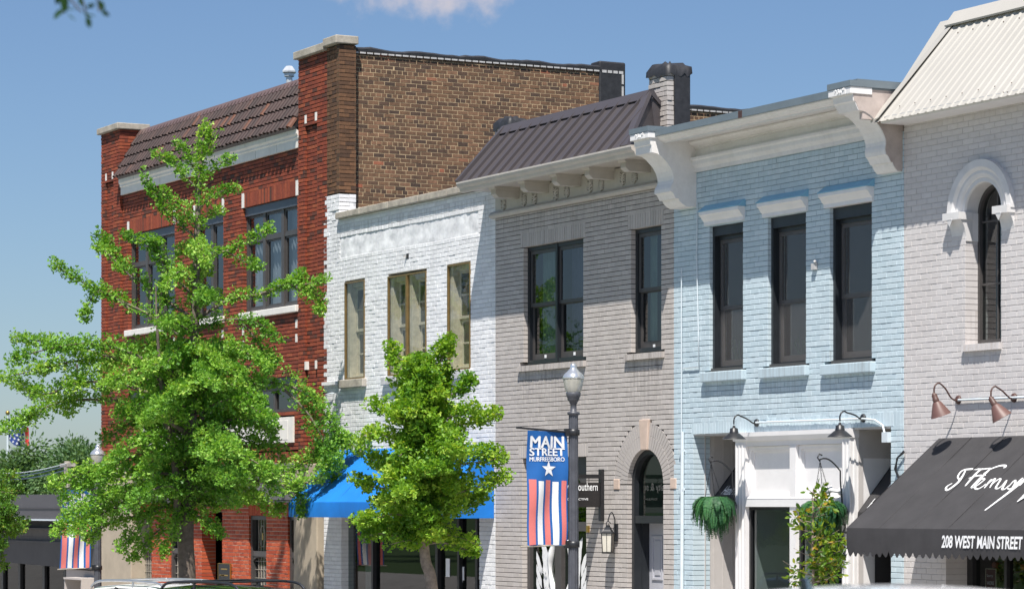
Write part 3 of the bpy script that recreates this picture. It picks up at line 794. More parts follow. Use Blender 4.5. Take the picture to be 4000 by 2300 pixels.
# stone coping, in lengths
c0, c1 = S(1325)+.004, S(1935)-.01
x = c0; r = random.Random(9); mb = MB()
while x < c1-.1:
    L_ = min(r.uniform(.85,1.2), c1-x); mb.box(x, x+L_-.006, -.085, .32, zcop+.006+r.uniform(-.004,.004), zcop+.118+r.uniform(-.004,.006)); x += L_
mb.build('coping', M['stone'], wht, .012)
mb = MB(); mb.box(S(1325)+.0, s1, .33, 12, 7.2, 7.32); mb.build('roof', M['tar'], wht)
mb = MB(); mb.box(s0+.02, s1-.02, .32, .36, 7.35, zcop); mb.build('parapet_back', M['stucco'], wht)
mb = MB(); mb.box(S(1325)+.35, s1-.02, 2.2, 12, -1, 7.19); mb.build('core', M['black'], wht)
# windows: gold storm frame outside, old cream sashes behind
for a, b, c, e, n in wwin:
    mb = MB(); fw = .026
    bars(mb, a+.004, b-.004, c+.004, e-.004, -.012, .03, fw)
    if n == 2: mb.box((a+b)/2-.02, (a+b)/2+.02, -.02, .04, c+.03, e-.03)
    w = mb.build('window', M['gold_frame'], wht)
    mb = MB(); mb.quad((a+.02,.012,c+.02),(b-.02,.012,c+.02),(b-.02,.012,e-.02),(a+.02,.012,e-.02)); mb.build('storm_pane', M['glass_clear'], w)
    mb = MB(); gl = MB(); wd = (b-a)/n
    for i in range(n):
        p, q = a+i*wd+.02, a+(i+1)*wd-.02
        mb.box(p, p+.10, .045, .24, c, e); mb.box(q-.10, q, .10, .24, c, e); mb.box(p+.1, q-.1, .1, .24, e-.10, e); mb.box(p+.1, q-.1, .1, .24, c, c+.06)
        h = (e-c)
        for k, yy in ((0,.20),(1,.16)):
            z0_, z1_ = c+.06+k*(h-.16)/2, c+.06+(k+1)*(h-.16)/2
            bars(mb, p+.10, q-.10, z0_, z1_, yy, yy+.035, .05)
            zm = (z0_+z1_)/2; mb.box(p+.15, q-.15, yy+.005, yy+.03, zm-.014, zm+.014)
            gl.quad((p+.14,yy+.017,z0_+.04),(q-.14,yy+.017,z0_+.04),(q-.14,yy+.017,z1_-.04),(p+.14,yy+.017,z1_-.04))
    mb.build('sash', M['old_sash'], w, .004); gl.build('pane', M['glass_wavy'], w)
    mb = MB(); mb.box(a-.13, b+.07, -.085, .10, c-.15, c-.004); mb.build('sill', M['stone'] if n == 1 and a < -45 else M['white_joint'], w, .012)
    lining(w, a, b, c, e, .27, 1.0, M['curtain'])
mb = MB(); mb.box(S(1266), S(1322), -.05, .02, 5.13, 5.19); mb.build('ledge_stub', M['rough_white'], wht)
mb = MB(); hx = S(1592); hz = 7.19
mb.box(hx-.045, hx+.045, -.004, .006, hz-.045, hz+.045); mb.build('hole_shade_patch', M['black'], wht)  # flat black patch, the shade inside the hole put into its colour
mb = MB(); mb.box(hx-.06, hx-.045, -.05, .0, hz-.02, hz+.02); mb.build('bracket_stub', M['white_flash'], wht)
mb = MB(); p0 = P(1305, 1535); mb.tube([p0+Vector((0,.0,0)), p0+Vector((.0,-.05,.0)), p0+Vector((-.22,-.06,-.02)), p0+Vector((-.26,-.03,-.12)), p0+Vector((-.26,.0,-.30))], .012, 6)
mb.build('conduit', M['conduit'], wht)
# shop front under the awning
a, b = shop[1], shop[2]; y = .10
fr = MB()
for px, w_ in ((1335,.10),(1456,.07),(1706,.09),(1792,.07),(1862,.08)):
    x = S(px, y); fr.box(x, x+w_, y-.03, y+.10, -1, 2.95)
fr.box(a, b, y-.02, y+.09, 2.86, 2.95); fr.box(S(1706,y), b, y-.025, y+.095, 2.28, 2.40); fr.box(a, S(1706,y), y-.02, y+.08, .35, .5)
sf = fr.build('shop_front', M['black'], wht)
mb = MB(); mb.quad((a,y+.04,-1),(b,y+.04,-1),(b,y+.04,2.9),(a,y+.04,2.9)); mb.build('pane', M['glass_shop'], sf)
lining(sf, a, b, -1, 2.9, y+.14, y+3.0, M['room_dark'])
curtain(sf, a+.05, a+.55, 0, 2.85, y+.35, M['curtain'], .04, 40, 6)
mb = MB(); mb.box(S(1392,.3), S(1392,.3)+.48, .30, .32, .9, 1.28); c_ = mb.build('display_card', M['white_lettering'], sf)
text_mesh('lettering', 'DIRECT', c_, mat('green print', (.05,.22,.05), .6), (S(1392,.3)+.10,.298,1.08), (1,0,0), (0,0,1), .33, .06, .01)
mb = MB(); mb.box(S(1440,.3), S(1440,.3)+.36, .30, .32, .88, 1.30); c_ = mb.build('display_card', mat('navy card', (.015,.03,.14), .5), sf)
text_mesh('lettering', 'WE\nBELIEVE', c_, mat('lime print', (.10,.55,.12), .6), (S(1440,.3)+.05,.298,1.0), (1,0,0), (0,0,1), .27, .18, .02)
for (px, py, w_, h_, mname) in ((1742,2215,.14,.3,'white_lettering'),(1800,2238,.12,.22,'white_lettering'),(1792,2262,.14,.08,'door_grey'),(1858,2262,.07,.14,'white_lettering')):
    p = P(px, py, y+.034); mb = MB(); mb.box(p.x, p.x+w_, y+.030, y+.036, p.z-h_/2, p.z+h_/2); mb.build('sticker', M[mname], sf)

# ================================================================= GREY TAUPE BUILDING
s0, s1 = S(1935), S(2632)
gry = thing('grey_brick_building', 'grey taupe painted brick building with standing seam metal mansard and arched door', 'building', ((s0+s1)/2, 0, street_z(-38)))
w1 = (S(2045), S(2278), 5.185, 7.01); w2 = (S(2465), S(2583), 5.215, 7.01)
da, db = S(2452), S(2590); dsp = 3.30; dr = (db-da)/2; dcx = (da+db)/2
sa, sb = S(2040), S(2290)
ops = [('r', *w1), ('r', *w2), ('a', da-.005, db+.005, -1, dsp), ('r', sa, sb, -1, 3.72)]
ex = []
for (a, b, c, e) in (w1, w2):
    ops.append(('r', a-.10, b+.06, e, e+.24)); ex += soldiers(a-.10, b+.06, e, e+.24)
    ops.append(('r', a-.13, b+.09, c-.11, c))
ops.append(('r', sa-.13, sb+.05, 3.72, 3.93)); ex += soldiers(sa-.13, sb+.05, 3.72, 3.93)
RO = dr+.40
ops.append(('a', dcx-RO, dcx+RO, dsp, dsp))
zl = 7.545
gw = [M['gray_brick'], M['gray_joint']]
brickwork('wall', gw, gry, s0, s1-.003, -.6, zl, 0, ops, bd=.22, seed=71, extra=ex, joint=.010, vj=.004, mdep=.012, jit=.0010, L=.206)
mb = MB()
arch_ring(mb, dcx, dsp, dr+.005, dr+.20, 30, 0, .22, gap=.008); arch_ring(mb, dcx, dsp, dr+.205, RO-.01, 40, .002, .2, gap=.008)
mb.build('arch_ring', M['gray_brick'], gry)
mb = MB(); arch_band(mb, dcx, dsp, dr+.01, RO-.015, .012, .2); mb.build('arch_backing', M['gray_joint'], gry)
mb = MB()
mb.plate([(dcx-.085,dsp+dr-.01),(dcx+.085,dsp+dr-.01),(dcx+.13,dsp+RO+.03),(dcx-.13,dsp+RO+.03)], -.03, .15)
mb.build('keystone', M['keystone'], gry, .008)
for x in (dcx-RO, dcx+RO-.19): mb = MB(); mb.box(x, x+.16, -.012, .1, dsp-.075, dsp+.075); mb.build('springer', M['keystone'], gry, .008)
for (a, b, c, e) in (w1, w2):                                   # brick-on-edge sills
    rows = soldiers(a-.13, b+.09, c-.115, c-.002)
    mb = MB(); r = random.Random(3)
    for (p, q, z_, zz) in rows: mb.hexa([(p,-.055+r.uniform(-.004,.004),z_),(q,-.055,z_),(q,.16,z_),(p,.16,z_),(p,-.05,zz-.018),(q,-.05,zz-.018),(q,.16,zz),(p,.16,zz)])
    mb.box(a-.120, b+.078, -.043, .1, c-.108, c-.022)
    mb.build('sill', M['gray_brick'], gry)
    mb = MB(); mb.box(a-.135, b+.095, .004, .1, c-.20, c-.112); mb.build('sill_bedding', M['gray_brick'], gry)
wa = hung_window(gry, w1[0], w1[1], w1[2], w1[3], .075, M['dark_frame'], M['glass'], n=2, fw=.06, sw=.055, zr=.50)
wb = hung_window(gry, w2[0], w2[1], w2[2], w2[3], .075, M['dark_frame'], M['glass'], n=1, fw=.06, sw=.055, zr=.50)
curtain(wa, w1[0]+.08, w1[0]+.55, w1[2], w1[3], .30, M['curtain_green'], .03, 40, 6); curtain(wa, w1[0]+.95, w1[1]+.1, w1[2], w1[3], .34, M['curtain_violet'], .025, 60, 9)
curtain(wb, w2[0]+.05, w2[0]+.25, w2[2], w2[3], .30, M['curtain_green'], .03, 20, 4); curtain(wb, w2[0]+.3, w2[1]+.1, w2[2], w2[3], .34, M['curtain_violet'], .02, 40, 6)
for w_, pts in ((wa, ((w1[0]+.46,), (w1[0]+1.38,))), (wb, ((w2[0]+.42,),))):
    mb = MB(); zz = w1[2]
    for (x,) in pts:
        mb.box(x, x+.055, .122, .128, zz+.085, zz+.135)
    mb.build('sash_lock', M['white_lettering'], w_)
# frieze, ledge moulding
ef = -.61; ez = 7.955
mb = MB(); mb.prism([(.10,zl),(-.05,zl),(-.085,zl+.03),(-.085,zl+.06),(-.03,zl+.10),(.1,zl+.10)], s0-.07, s1-.12); mb.build('ledge_moulding', M['taupe_paint'], gry)
mb = MB(); mb.box(s0, s1-.01, .0, .2, zl+.09, ez-.01); mb.build('frieze', M['taupe_paint'], gry)
# moulded leafy tiles on the frieze
def ornament(x0, x1, z0, z1):
    mb = MB(); r = random.Random(int(x0*100)); cx = (x0+x1)/2; w = x1-x0; h = z1-z0
    for k in range(7):
        z = z0+h*(k+.5)/7
        for sgn in (-1, 1):
            mb.tube([(cx,-.006,z-.02),(cx+sgn*w*.22,-.024,z+r.uniform(-.01,.02)),(cx+sgn*w*.46,-.006,z+r.uniform(.0,.035))], [.012,.016,.005], 5)
    mb.tube([(cx,-.004,z0),(cx,-.018,(z0+z1)/2),(cx,-.004,z1)], .014, 5)
    return mb.build('frieze_ornament', M['taupe_paint'], gry)
for (x0, x1, yt, yb) in ((195,268,465,575),(470,545,378,520),(610,682,382,494),(895,970,292,434),(1037,1117,287,404),(1345,1430,202,340),(1498,1577,190,315),(1787,1867,90,245),(1940,2028,86,215)):
    xa_ = 1900+x0/3.423; xb_ = 1900+x1/3.423; a, b = S(xa_), S(xb_)
    ornament(a, b, Z((xa_+xb_)/2, 650+yb/3.423), Z((xa_+xb_)/2, 650+yt/3.423))
# brackets
for pxr in (2028.5, 2144, 2269.5, 2399.6, 2542.7):
    xr = S(pxr); mb = MB()
    zb = ez-.165
    mb.prism([(0,zb),(-.36,zb),(-.42,zb+.05),(-.42,zb+.13),(0,zb+.13)], xr-.15, xr)
    mb.prism([(0,zb+.125),(-.43,zb+.125),(-.47,zb+.175),(0,zb+.175)], xr-.18, xr+.03)
    mb.build('bracket', M['taupe_paint'], gry)
# soffit, gutter and mansard
re_ = S(2448, ef)+.12; rr_ = S(2540, .17)
mb = MB(); mb.prism([(.05,ez+.005),(ef+.04,ez+.005),(ef+.04,ez+.05),(.05,ez+.05)], s0+.005, s1-.015); mb.build('soffit', M['taupe_paint'], gry)
mb = MB(); mb.prism([(ef+.06,ez-.03),(ef+.0,ez-.03),(ef-.02,ez-.005),(ef-.03,ez+.03),(ef-.075,ez+.06),(ef-.09,ez+.10),(ef-.09,ez+.125),(ef+.06,ez+.125)], s0-.0, s1-.015, smooth=False); mb.build('gutter', M['taupe_paint'], gry)
e0 = Vector((0, ef-.05, ez+.12)); e1 = Vector((0, .17, 8.985))
A_ = [(s0-.03,e0.y,e0.z),(re_,e0.y,e0.z),(rr_,e1.y,e1.z),(s0-.0,e1.y,e1.z)]
bk = [(s0-.0,.95,8.25),(rr_+.0,.95,8.25)]
mb = MB()
mb.add(A_+bk+[(s0-.03,e0.y,e0.z-.03),(re_,e0.y,e0.z-.03),(rr_,.3,8.1),(s0,.3,8.1)],
       [(0,1,2,3),(3,2,5,4),(0,6,7,1),(0,3,4,9),(1,2,5,8)])
sdv = (e1-e0).normalized(); nv = Vector((0,-sdv.z,sdv.y)); ln = (e1-e0).length
ns = 15
for i in range(ns+1):                                           # standing seams
    x0_ = s0+.03+(re_-.22-s0)*i/ns; 
    top = min(1.0, (1.0 if x0_ < rr_-.03 else max(0.15,(re_-x0_)/(re_-rr_))))
    a = e0; b = e0+sdv*(ln*top)
    q = [a, b]
    vv = []
    for p in q:
        for (dx, h) in ((-.012,0),(-.012,.042),(.012,.042),(.012,0)):
            vv.append((x0_+dx, p.y+nv.y*h, p.z+nv.z*h))
    mb.add(vv, [(0,1,5,4),(1,2,6,5),(2,3,7,6),(0,3,2,1),(4,5,6,7)])
mb.build('metal_mansard', M['dark_metal_roof'], gry)
mb = MB()
mb.prism([(e1.y-.10,e1.z-.115),(e1.y-.13,e1.z-.10),(e1.y-.03,e1.z+.045),(e1.y+.05,e1.z+.045),(e1.y+.12,e1.z-.06)], s0-.02, rr_+.02)
# gable trims: front edge, back edge and the rolled left edge
def trim(a, b, w, off, mbx):
    a = Vector(a); b = Vector(b); d = (b-a).normalized(); 
    k = Vector((-1,0,0)); n_ = d.cross(k).normalized()
    n_ = n_ if n_.z > 0 else -n_
    mbx.hexa([a+n_*-.02+k*0, a+n_*-.02+k*w, b+n_*-.02+k*w, b+n_*-.02, a+n_*off, a+n_*off+k*w, b+n_*off+k*w, b+n_*off])
trim((re_+.01,e0.y,e0.z), (rr_+.03,e1.y,e1.z), .17, .035, mb)
trim((rr_+.03,.97,8.25), (rr_+.03,e1.y,e1.z), .14, .035, mb)
trim((s0+.03,e0.y,e0.z), (s0+.06,e1.y,e1.z), .09, .055, mb)
mb.build('roof_trim', M['dark_metal_roof'], gry)
mb = MB(); mb.box(s0, s1-.01, .95, 12, 8.15, 8.25); mb.build('roof', M['tar'], gry)
mb = MB(); mb.box(s0+.03, s1-.03, 2.2, 12, -1, 8.14); mb.box(s0+.03, s1-.03, .2, .25, 7.1, 8.0); mb.build('core', M['black'], gry)
# chimneys: painted brick to the street, felt wrapped sides and tops
def chimney(pxl, pxc, pxr, zt, df, seed):
    a, c = S(pxl, df), S(pxc, df); dr_ = DEP(pxr, c)
    ch = brickwork('chimney', gw, gry, a, c, 8.0, zt, df, [], bd=.1, seed=seed, joint=.012, vj=.008, mdep=.012, jit=.004)
    dm = df+(dr_-df)*.32
    brickwork('chimney_return', gw, ch, df, dm, 8.0, zt, side=c, bd=.1, seed=seed+1, joint=.012, vj=.008, mdep=.012, jit=.004)
    r = random.Random(seed)
    mb = MB(); mb.box(a+.01, c-.015, df+.015, dr_-.01, 8.0, zt-.01); mb.box(c-.02, c+.025, dm, dr_+.02, 8.0, zt+.01)
    # crumpled felt cap
    n = 28; ring = []; per = [(a-.015,df-.02),(c+.03,df-.02),(c+.03,dr_+.03),(a-.015,dr_+.03)]
    vs = []
    for i in range(n):
        t = i/n*4; k = int(t); f = t-k; p, q = per[k], per[(k+1)%4]
        x = p[0]+(q[0]-p[0])*f; y = p[1]+(q[1]-p[1])*f
        w_ = r.uniform(-.03,.03)
        vs += [(x+w_*.5, y+w_*.6, zt-.085+r.uniform(-.05,.035)), (x+w_*.3, y+w_*.3, zt+.01+r.uniform(-.02,.03)), ((x*3+(a+c)/2)/4, (y*3+(df+dr_)/2)/4, zt+.06+r.uniform(-.02,.05))]
    ctr = len(vs); vs.append(((a+c)/2,(df+dr_)/2,zt+.11))
    fs = []
    for i in range(n):
        j = (i+1)%n
        fs += [(3*i,3*j,3*j+1,3*i+1),(3*i+1,3*j+1,3*j+2,3*i+2),(3*i+2,3*j+2,ctr)]
    mb.add(vs, fs, 0, True)
    mb.build('felt_wrap', M['tar'], ch)
chimney(1932, 1991, 2066, 9.12, .30, 81)
chimney(2533, 2606, 2688, 9.34, .34, 85)
# arched door
dy = .10
mb = MB()
mb.box(da, da+.07, dy-.03, dy+.12, -.6, dsp); mb.box(db-.07, db, dy-.03, dy+.12, -.6, dsp)
arch_band(mb, dcx, dsp, dr-.07, dr+.0, dy-.03, dy+.12, 24, smooth=False)
mb.box(da+.07, db-.07, dy-.02, dy+.11, 2.73, 2.84)
dfm = mb.build('door_frame', M['dark_frame'], gry)
mb = MB()
mb.add([(dcx+(dr-.06)*math.cos(t), dy+.05, dsp+(dr-.06)*math.sin(t)) for t in np.linspace(0, math.pi, 21)]+[(da+.06,dy+.05,2.83),(db-.06,dy+.05,2.83)], [tuple(range(23))])
mb.build('pane', M['glass_green'], dfm)
lining(dfm, da, db, 2.9, 3.8, dy+.14, dy+1.0, M['curtain_green'], 'transom_lining')
mb = MB(); mb.box(da+.06, da+.08, dy+.1, .7, -.6, 2.75); mb.box(db-.08, db-.06, dy+.1, .7, -.6, 2.75); mb.box(da+.08, db-.08, dy+.11, .7, 2.735, 2.755); mb.build('entry_lining', M['dark_frame'], dfm)
dd = .32
mb = MB(); mb.box(da+.08, db-.08, dd, dd+.05, .12, 2.73)
dox = (da+.08, db-.08); dw_ = dox[1]-dox[0]
for (u0_, u1_) in ((.11,.46),(.54,.89)):
    for (v0, v1) in ((.25,.95),(1.12,1.72),(1.90,2.55)):
        a, b = dox[0]+dw_*u0_, dox[0]+dw_*u1_
        bars(mb, a, b, v0, v1, dd-.016, dd+.01, .035); mb.box(a+.07, b-.07, dd-.010, dd+.01, v0+.07, v1-.07)
door = mb.build('door', M['door_grey'], dfm, .004)
for ch_, zz in (('2',2.08),('1',1.86),('4',1.64)):
    text_mesh('house_number', ch_, door, M['gold'], (dox[1]-.30, dd-.018, zz), (1,0,0), (0,0,1), .10, .17, .015)
mb = MB(); mb.lathe([(.001,0),(.035,.01),(.035,.03),(.012,.05),(.012,.06)], (dox[0]+.08, dd, 1.22), 12, axis=(0,-1,0)); mb.sphere((dox[0]+.08,dd-.08,1.22), .032, 8); mb.build('door_knob', M['gold'], door)
# shop window: two lights with arched heads in a flat-topped opening
sy = .11; smid = (sa+sb)/2
mb = MB()
mb.box(sa, sa+.09, sy-.02, sy+.1, -.6, 3.72); mb.box(sb-.09, sb, sy-.02, sy+.1, -.6, 3.72); mb.box(smid-.10, smid+.10, sy-.03, sy+.11, -.6, 3.0)
mb.box(sa+.09, sb-.09, sy-.015, sy+.09, 2.60, 2.74); mb.box(sa+.09, sb-.09, sy-.015, sy+.09, .5, .62)
R_ = (sb-sa)/2-.09
prof = [(smid-R_,3.715),(smid-R_,2.74)]+[(smid+R_*math.cos(t), 2.74+.86*math.sin(t)) for t in np.linspace(math.pi,0,25)]+[(smid+R_,3.715)]
# spandrels round the arched head
for k in range(24):
    t0_, t1_ = math.pi-math.pi*k/24, math.pi-math.pi*(k+1)/24
    x0_, x1_ = smid+R_*math.cos(t0_), smid+R_*math.cos(t1_)
    mb.hexa([(x0_,sy-.01,2.74+.86*math.sin(t0_)),(x1_,sy-.01,2.74+.86*math.sin(t1_)),(x1_,sy+.08,2.74+.86*math.sin(t1_)),(x0_,sy+.08,2.74+.86*math.sin(t0_)),(x0_,sy-.01,3.72),(x1_,sy-.01,3.72),(x1_,sy+.08,3.72),(x0_,sy+.08,3.72)])
shw = mb.build('shop_window', M['bronze_frame'], gry)
mb = MB(); mb.quad((sa+.05,sy+.04,-.5),(sb-.05,sy+.04,-.5),(sb-.05,sy+.04,3.7),(sa+.05,sy+.04,3.7)); mb.build('pane', M['glass_green'], shw)
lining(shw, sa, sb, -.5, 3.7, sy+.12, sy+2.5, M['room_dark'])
# painted wings on the glass
dec = mat('white window paint', (.80,.80,.80), .8, .12, 8)
def feather(mb, x, z, ang, L_, W_, y):
    d = Vector((math.cos(ang),0,math.sin(ang))); n_ = Vector((-d.z,0,d.x)); o = Vector((x,y,z))
    pts = [o, o+d*L_*.35+n_*W_*.5, o+d*L_*.75+n_*W_*.42, o+d*L_, o+d*L_*.7-n_*W_*.30, o+d*L_*.3-n_*W_*.38]
    mb.add(pts, [(0,5,4,3,2,1)])
gy_ = sy+.036
mb = MB(); r = random.Random(12)
for side_ in (-1, 1):
    bx = smid+side_*.14
    for k in range(9):
        zz = 2.45-k*.17; L_ = .62-.035*k
        ang = (math.radians(118-k*3) if side_ < 0 else math.radians(62+k*3))
        feather(mb, bx+side_*(.28+.0*k), zz-.38, ang, L_*.8, .17, gy_-.001*k)
    for k in range(7):
        zz = 2.2-k*.2
        feather(mb, smid+side_*.62, zz-.3, math.radians(115 if side_ < 0 else 65), .42, .13, gy_-.012)
    mb.tube([(smid+side_*(.20+.16*math.sin(t*1.6)), gy_-.004, 2.45-t*.42) for t in np.linspace(0,4,22)], [.035+.03*math.sin(i*.5)**2 for i in range(22)], 5)
wing = mb.build('painted_wings', dec, shw)
ink = mat('black window paint', (.015,.015,.016), .7)
for (tx, dx, zz, w_, h_, rot) in (('DREAM',-.66,1.98,.22,.07,-20),('HOPE',-.52,1.78,.24,.10,-50),('HAPPINESS',-.64,1.52,.60,.10,-48),('SALTY',-.33,1.62,.42,.12,-68),('LOVE',-.62,1.06,.30,.14,-10),('GRACE',-.30,1.02,.34,.09,-50),('JOY',.56,1.50,.20,.09,35),('LAUGH',.36,1.36,.36,.10,70),('SOUL',.10,1.25,.24,.09,60)):
    t = math.radians(rot)
    text_mesh('painted_word', tx, wing, dec if tx in ('HAPPINESS','HOPE','LOVE','DREAM') else ink, (smid+dx, gy_-.03, zz), (math.cos(t),0,math.sin(t)), (-math.sin(t),0,math.cos(t)), w_, h_, .02, thick=.002)
# little junction boxes
mb = MB(); p = P(2300, 2065); mb.box(p.x-.03, p.x+.03, -.03, .01, p.z-.05, p.z+.05); mb.build('bell_push', M['gold'], gry)

# ================================================================= PALE BLUE BUILDING
s0, s1 = S(2632), S(3530)
blu = thing('pale_blue_brick_building', 'pale blue painted brick building with white bracketed cornice and white shop front', 'building', ((s0+s1)/2, 0, street_z(-32)))
bw = [(S(2771), S(2902), 4.865, 6.885), (S(2999), S(3148), 4.86, 6.87), (S(3241), S(3405), 4.845, 6.86)]
oa, ob = S(2707), S(3480); zo = 3.985
ops = [('r', *w) for w in bw]+[('r', a-.13, b+.08, c-.16, c) for a, b, c, e in bw]+[('r', oa, ob, -1, zo), ('r', S(2700), s1-.003, zo, zo+.19)]
zb = 7.66
brickwork('wall', [M['blue_brick'], M['blue_joint']], blu, s0, s1-.003, -.5, zb+.02, 0, ops, bd=.28, seed=91, extra=soldiers(S(2700), s1-.003, zo, zo+.19, .0715, .005), joint=.009, vj=.005, mdep=.007, jit=.0015, ch=.0028, wave=.002)
for i, (a, b, c, e) in enumerate(bw):
    y = .125
    mb = MB(); mb.box(a, b, y-.07, y+.12, e-.15, e)
    w = hung_window(blu, a, b, c, e-.15, y, M['dark_frame'], M['glass'], n=1, fw=.055, sw=.05, zr=.46, screen=True)
    mb.box(a, a+.05, y-.07, y, c+.03, e-.15); mb.build('window_casing', M['dark_frame'], w)
    mb = MB(); mb.box(a-.005, b, y-.10, y-.002, c-.015, c+.03); mb.build('sill_board', M['bronze_frame'], w)
    curtain(w, a+.25, b+.15, c, e, .50, M['curtain'], .02, 40, 7)
    mb = MB(); mb.box(a-.13, b+.08, -.075, .16, c-.16, c-.022); mb.build('sill', M['blue_brick'], w, .012)
    # hood moulding and its painted flashing
    mb = MB(); h0 = e+.004
    mb.prism([(.06,h0),(-.03,h0),(-.03,h0+.05),(-.065,h0+.085),(-.085,h0+.12),(-.115,h0+.14),(-.115,h0+.185),(.06,h0+.185)], a-.10, b+.05)
    hd_ = mb.build('window_hood', M['white_paint'], w)
    mb = MB(); mb.prism([(.02,h0+.186),(-.125,h0+.186),(-.125,h0+.198),(-.005,h0+.285),(.02,h0+.285)], a-.11, b+.065); mb.build('hood_flashing', M['blue_trim'], hd_)
# cornice
def DZ(px, py, s):                          # point on a plane x = s
    d = DEP(px, s); return d, Z(px, py, d)
k0, k1 = S(2540, -.75), S(3253, -.75)+.02
mb = MB()
ct = 8.17
mb.prism([(.05,zb),(-.03,zb),(-.03,zb+.05),(-.075,zb+.10),(-.075,zb+.15),(-.10,zb+.17),(-.10,zb+.20),(-.02,zb+.205),(.05,zb+.205)], s0+.5, s1-.12)
mb.prism([(.05,zb+.20),(-.004,zb+.20),(-.004,zb+.325),(-.035,zb+.335),(-.035,zb+.355),(-.10,zb+.385),(-.125,zb+.41),(-.125,zb+.43),(.05,zb+.43)], s0+.3, s1-.3)
mb.prism([(.05,zb+.435),(-.50,zb+.435),(-.50,zb+.40),(-.545,zb+.40),(-.545,ct-.135),(-.525,ct-.130),(-.525,ct-.118),(-.575,ct-.105),(-.61,ct-.085),(-.625,ct-.065),(-.665,ct-.058),(-.665,ct-.02),(.05,ct-.02)], s0+.3, s1-.3)
mb.build('cornice', M['dirty_white'], blu)
mb = MB(); mb.prism([(.10,ct-.02),(-.67,ct-.02),(-.67,ct-.045),(-.69,ct-.045),(-.69,ct+.05),(.10,ct+.06)], s0+.52, s1-.46); mb.build('cornice_flashing', M['blue_flash'], blu)
mb = MB(); mb.box(S(2892,-.69)-.05, S(2892,-.69)+.04, -.694, -.688, ct-.05, ct+.045); mb.build('rust_streak', M['rust_dark'], blu)
# end consoles: the profile is the S-shaped side seen in the photograph
cs = S(2540,-.75)+.005
prof = []
for (x, y) in ((330,640),(330,692),(336,700),(343,760),(352,770),(356,838),(375,842),(410,852),(448,878),(482,915),(515,955),(545,1010),(560,1060),(564,1095),(556,1125),(540,1150),(532,1175),(532,1207),(548,1214),(560,1230),(574,1258),(580,1272),(610,1276),(614,1290),(624,1306),(640,1322),(660,1338),(680,1350)):
    prof.append(DZ(2400+x/2.4275, 250+y/2.4275, cs))
prof = [(min(d,.0), z) for d, z in prof]
zend = prof[-1][1]
prof = prof+[(.03, zend), (.03, prof[0][1])]
def console(x0, x1, nm, endm, notch=False):
    global prof
    if endm:                                   # this one is shallower in its lower half
        zt_ = prof[0][1]; prof = [(d*min(1, .48+.62*max(0,(z-zend)/(zt_-zend))), z) for d, z in prof]
    mb = MB(); mb.prism(prof, x0, x1, 0)
    c_ = mb.build('console', M['dirty_white'], blu)
    mb = MB(); zt_ = prof[0][1]; yf = prof[0][0]
    mb.prism([(.05,zt_-.0),(yf-.04,zt_-.0),(yf-.04,zt_+.075),(.05,zt_+.085)], x0-.05, x1+.03); mb.build('console_cap', M['blue_flash'], c_)
    mb = MB(); mb.box(x0-.04, x1+.02, yf-.03, yf+.3, zt_-.09, zt_-.002); mb.build('console_block', M['white_paint'], c_, .006)
    mb = MB(); r = random.Random(2); mb.box((x0+x1)/2-.13, (x0+x1)/2+.13, yf-.034, yf-.028, zt_-.085, zt_-.01)
    for i in range(14): mb.sphere(((x0+x1)/2+r.uniform(-.10,.10), yf-.032, zt_-.045+r.uniform(-.03,.03)), r.uniform(.008,.018), 4)
    mb.build('carved_flower', M['white_paint'], c_)
    if endm:
        mb = MB(); pr2 = [(y+.012 if y < 0 else y, z) for y, z in prof]; mb.prism(pr2, x1, x1+.006); mb.build('bare_end', M['pinkish'], c_)
    return c_
console(cs-.44, cs, 'console', False)
console(S(3530)-.46, S(3530)-.03, 'console', True)
mb = MB(); mb.box(s0+.01, s1-.01, .1, 12, 7.9, 8.0); mb.box(s1-.46, s1-.02, -.69, 2.0, ct+.0, ct+.12); mb.build('roof', M['blue_flash'], blu)
mb = MB(); mb.box(s1-.10, s1-.035, -.6, 1.8, 7.8, ct-.002); mb.build('bare_parapet_end', M['pinkish'], blu)
mb = MB(); mb.box(s0+.03, s1-.03, 2.2, 12, -1, 7.9); mb.box(s0+.03, s1-.03, .24, .30, 7.0, 8.0); mb.build('core', M['black'], blu)
# white timber shop front: a flush display bay between two recessed entries
ba, bb = S(2872,-.03), S(3320,-.03); fy = -.03; bd_ = 1.7
mb = MB()
p1 = S(2912,fy); pm0, pm1 = S(3083,fy), S(3107,fy); p2 = S(3289,fy)
ztop, zpan0, zsill, zs2 = 3.985, 3.02, 2.985, 2.80
zP1 = Z(3000,1740,fy); zP0 = Z(3000,1945,fy); zW1 = Z(3000,1978,fy)
mb.box(ba, p1, fy, bd_, -.5, ztop); mb.box(p2, bb, fy, bd_, -.5, ztop)
mb.box(p1, p2, fy+.012, .3, zP1, ztop); mb.box(pm0, pm1, fy+.006, .25, -.5, zP1)
mb.box(p1, p2, fy+.10, .3, zP0, zP1)                                   # sunk panels
mb.box(p1, p2, fy-.01, .28, zW1, zP0)
mb.prism([(fy+.1,zP0),(fy-.015,zP0),(fy+.1,zP0+.05)], p1+.001, p2-.001)
for (u, v) in ((p1, pm0), (pm1, p2)):
    bars(mb, u+.003, v-.003, zP0+.004, zP1-.004, fy+.055, fy+.11, .05); bars(mb, u+.05, v-.05, zP0+.05, zP1-.05, fy+.08, fy+.11, .03)
for k, x in enumerate((ba+.02, ba+.10, ba+.18, p2+.02, p2+.10, p2+.17)): mb.box(x, x+.022, fy-.012, fy+.01, -.5, ztop-.16)
mb.box(bb-.001, bb+.010, .03, .055, -.5, ztop-.05)
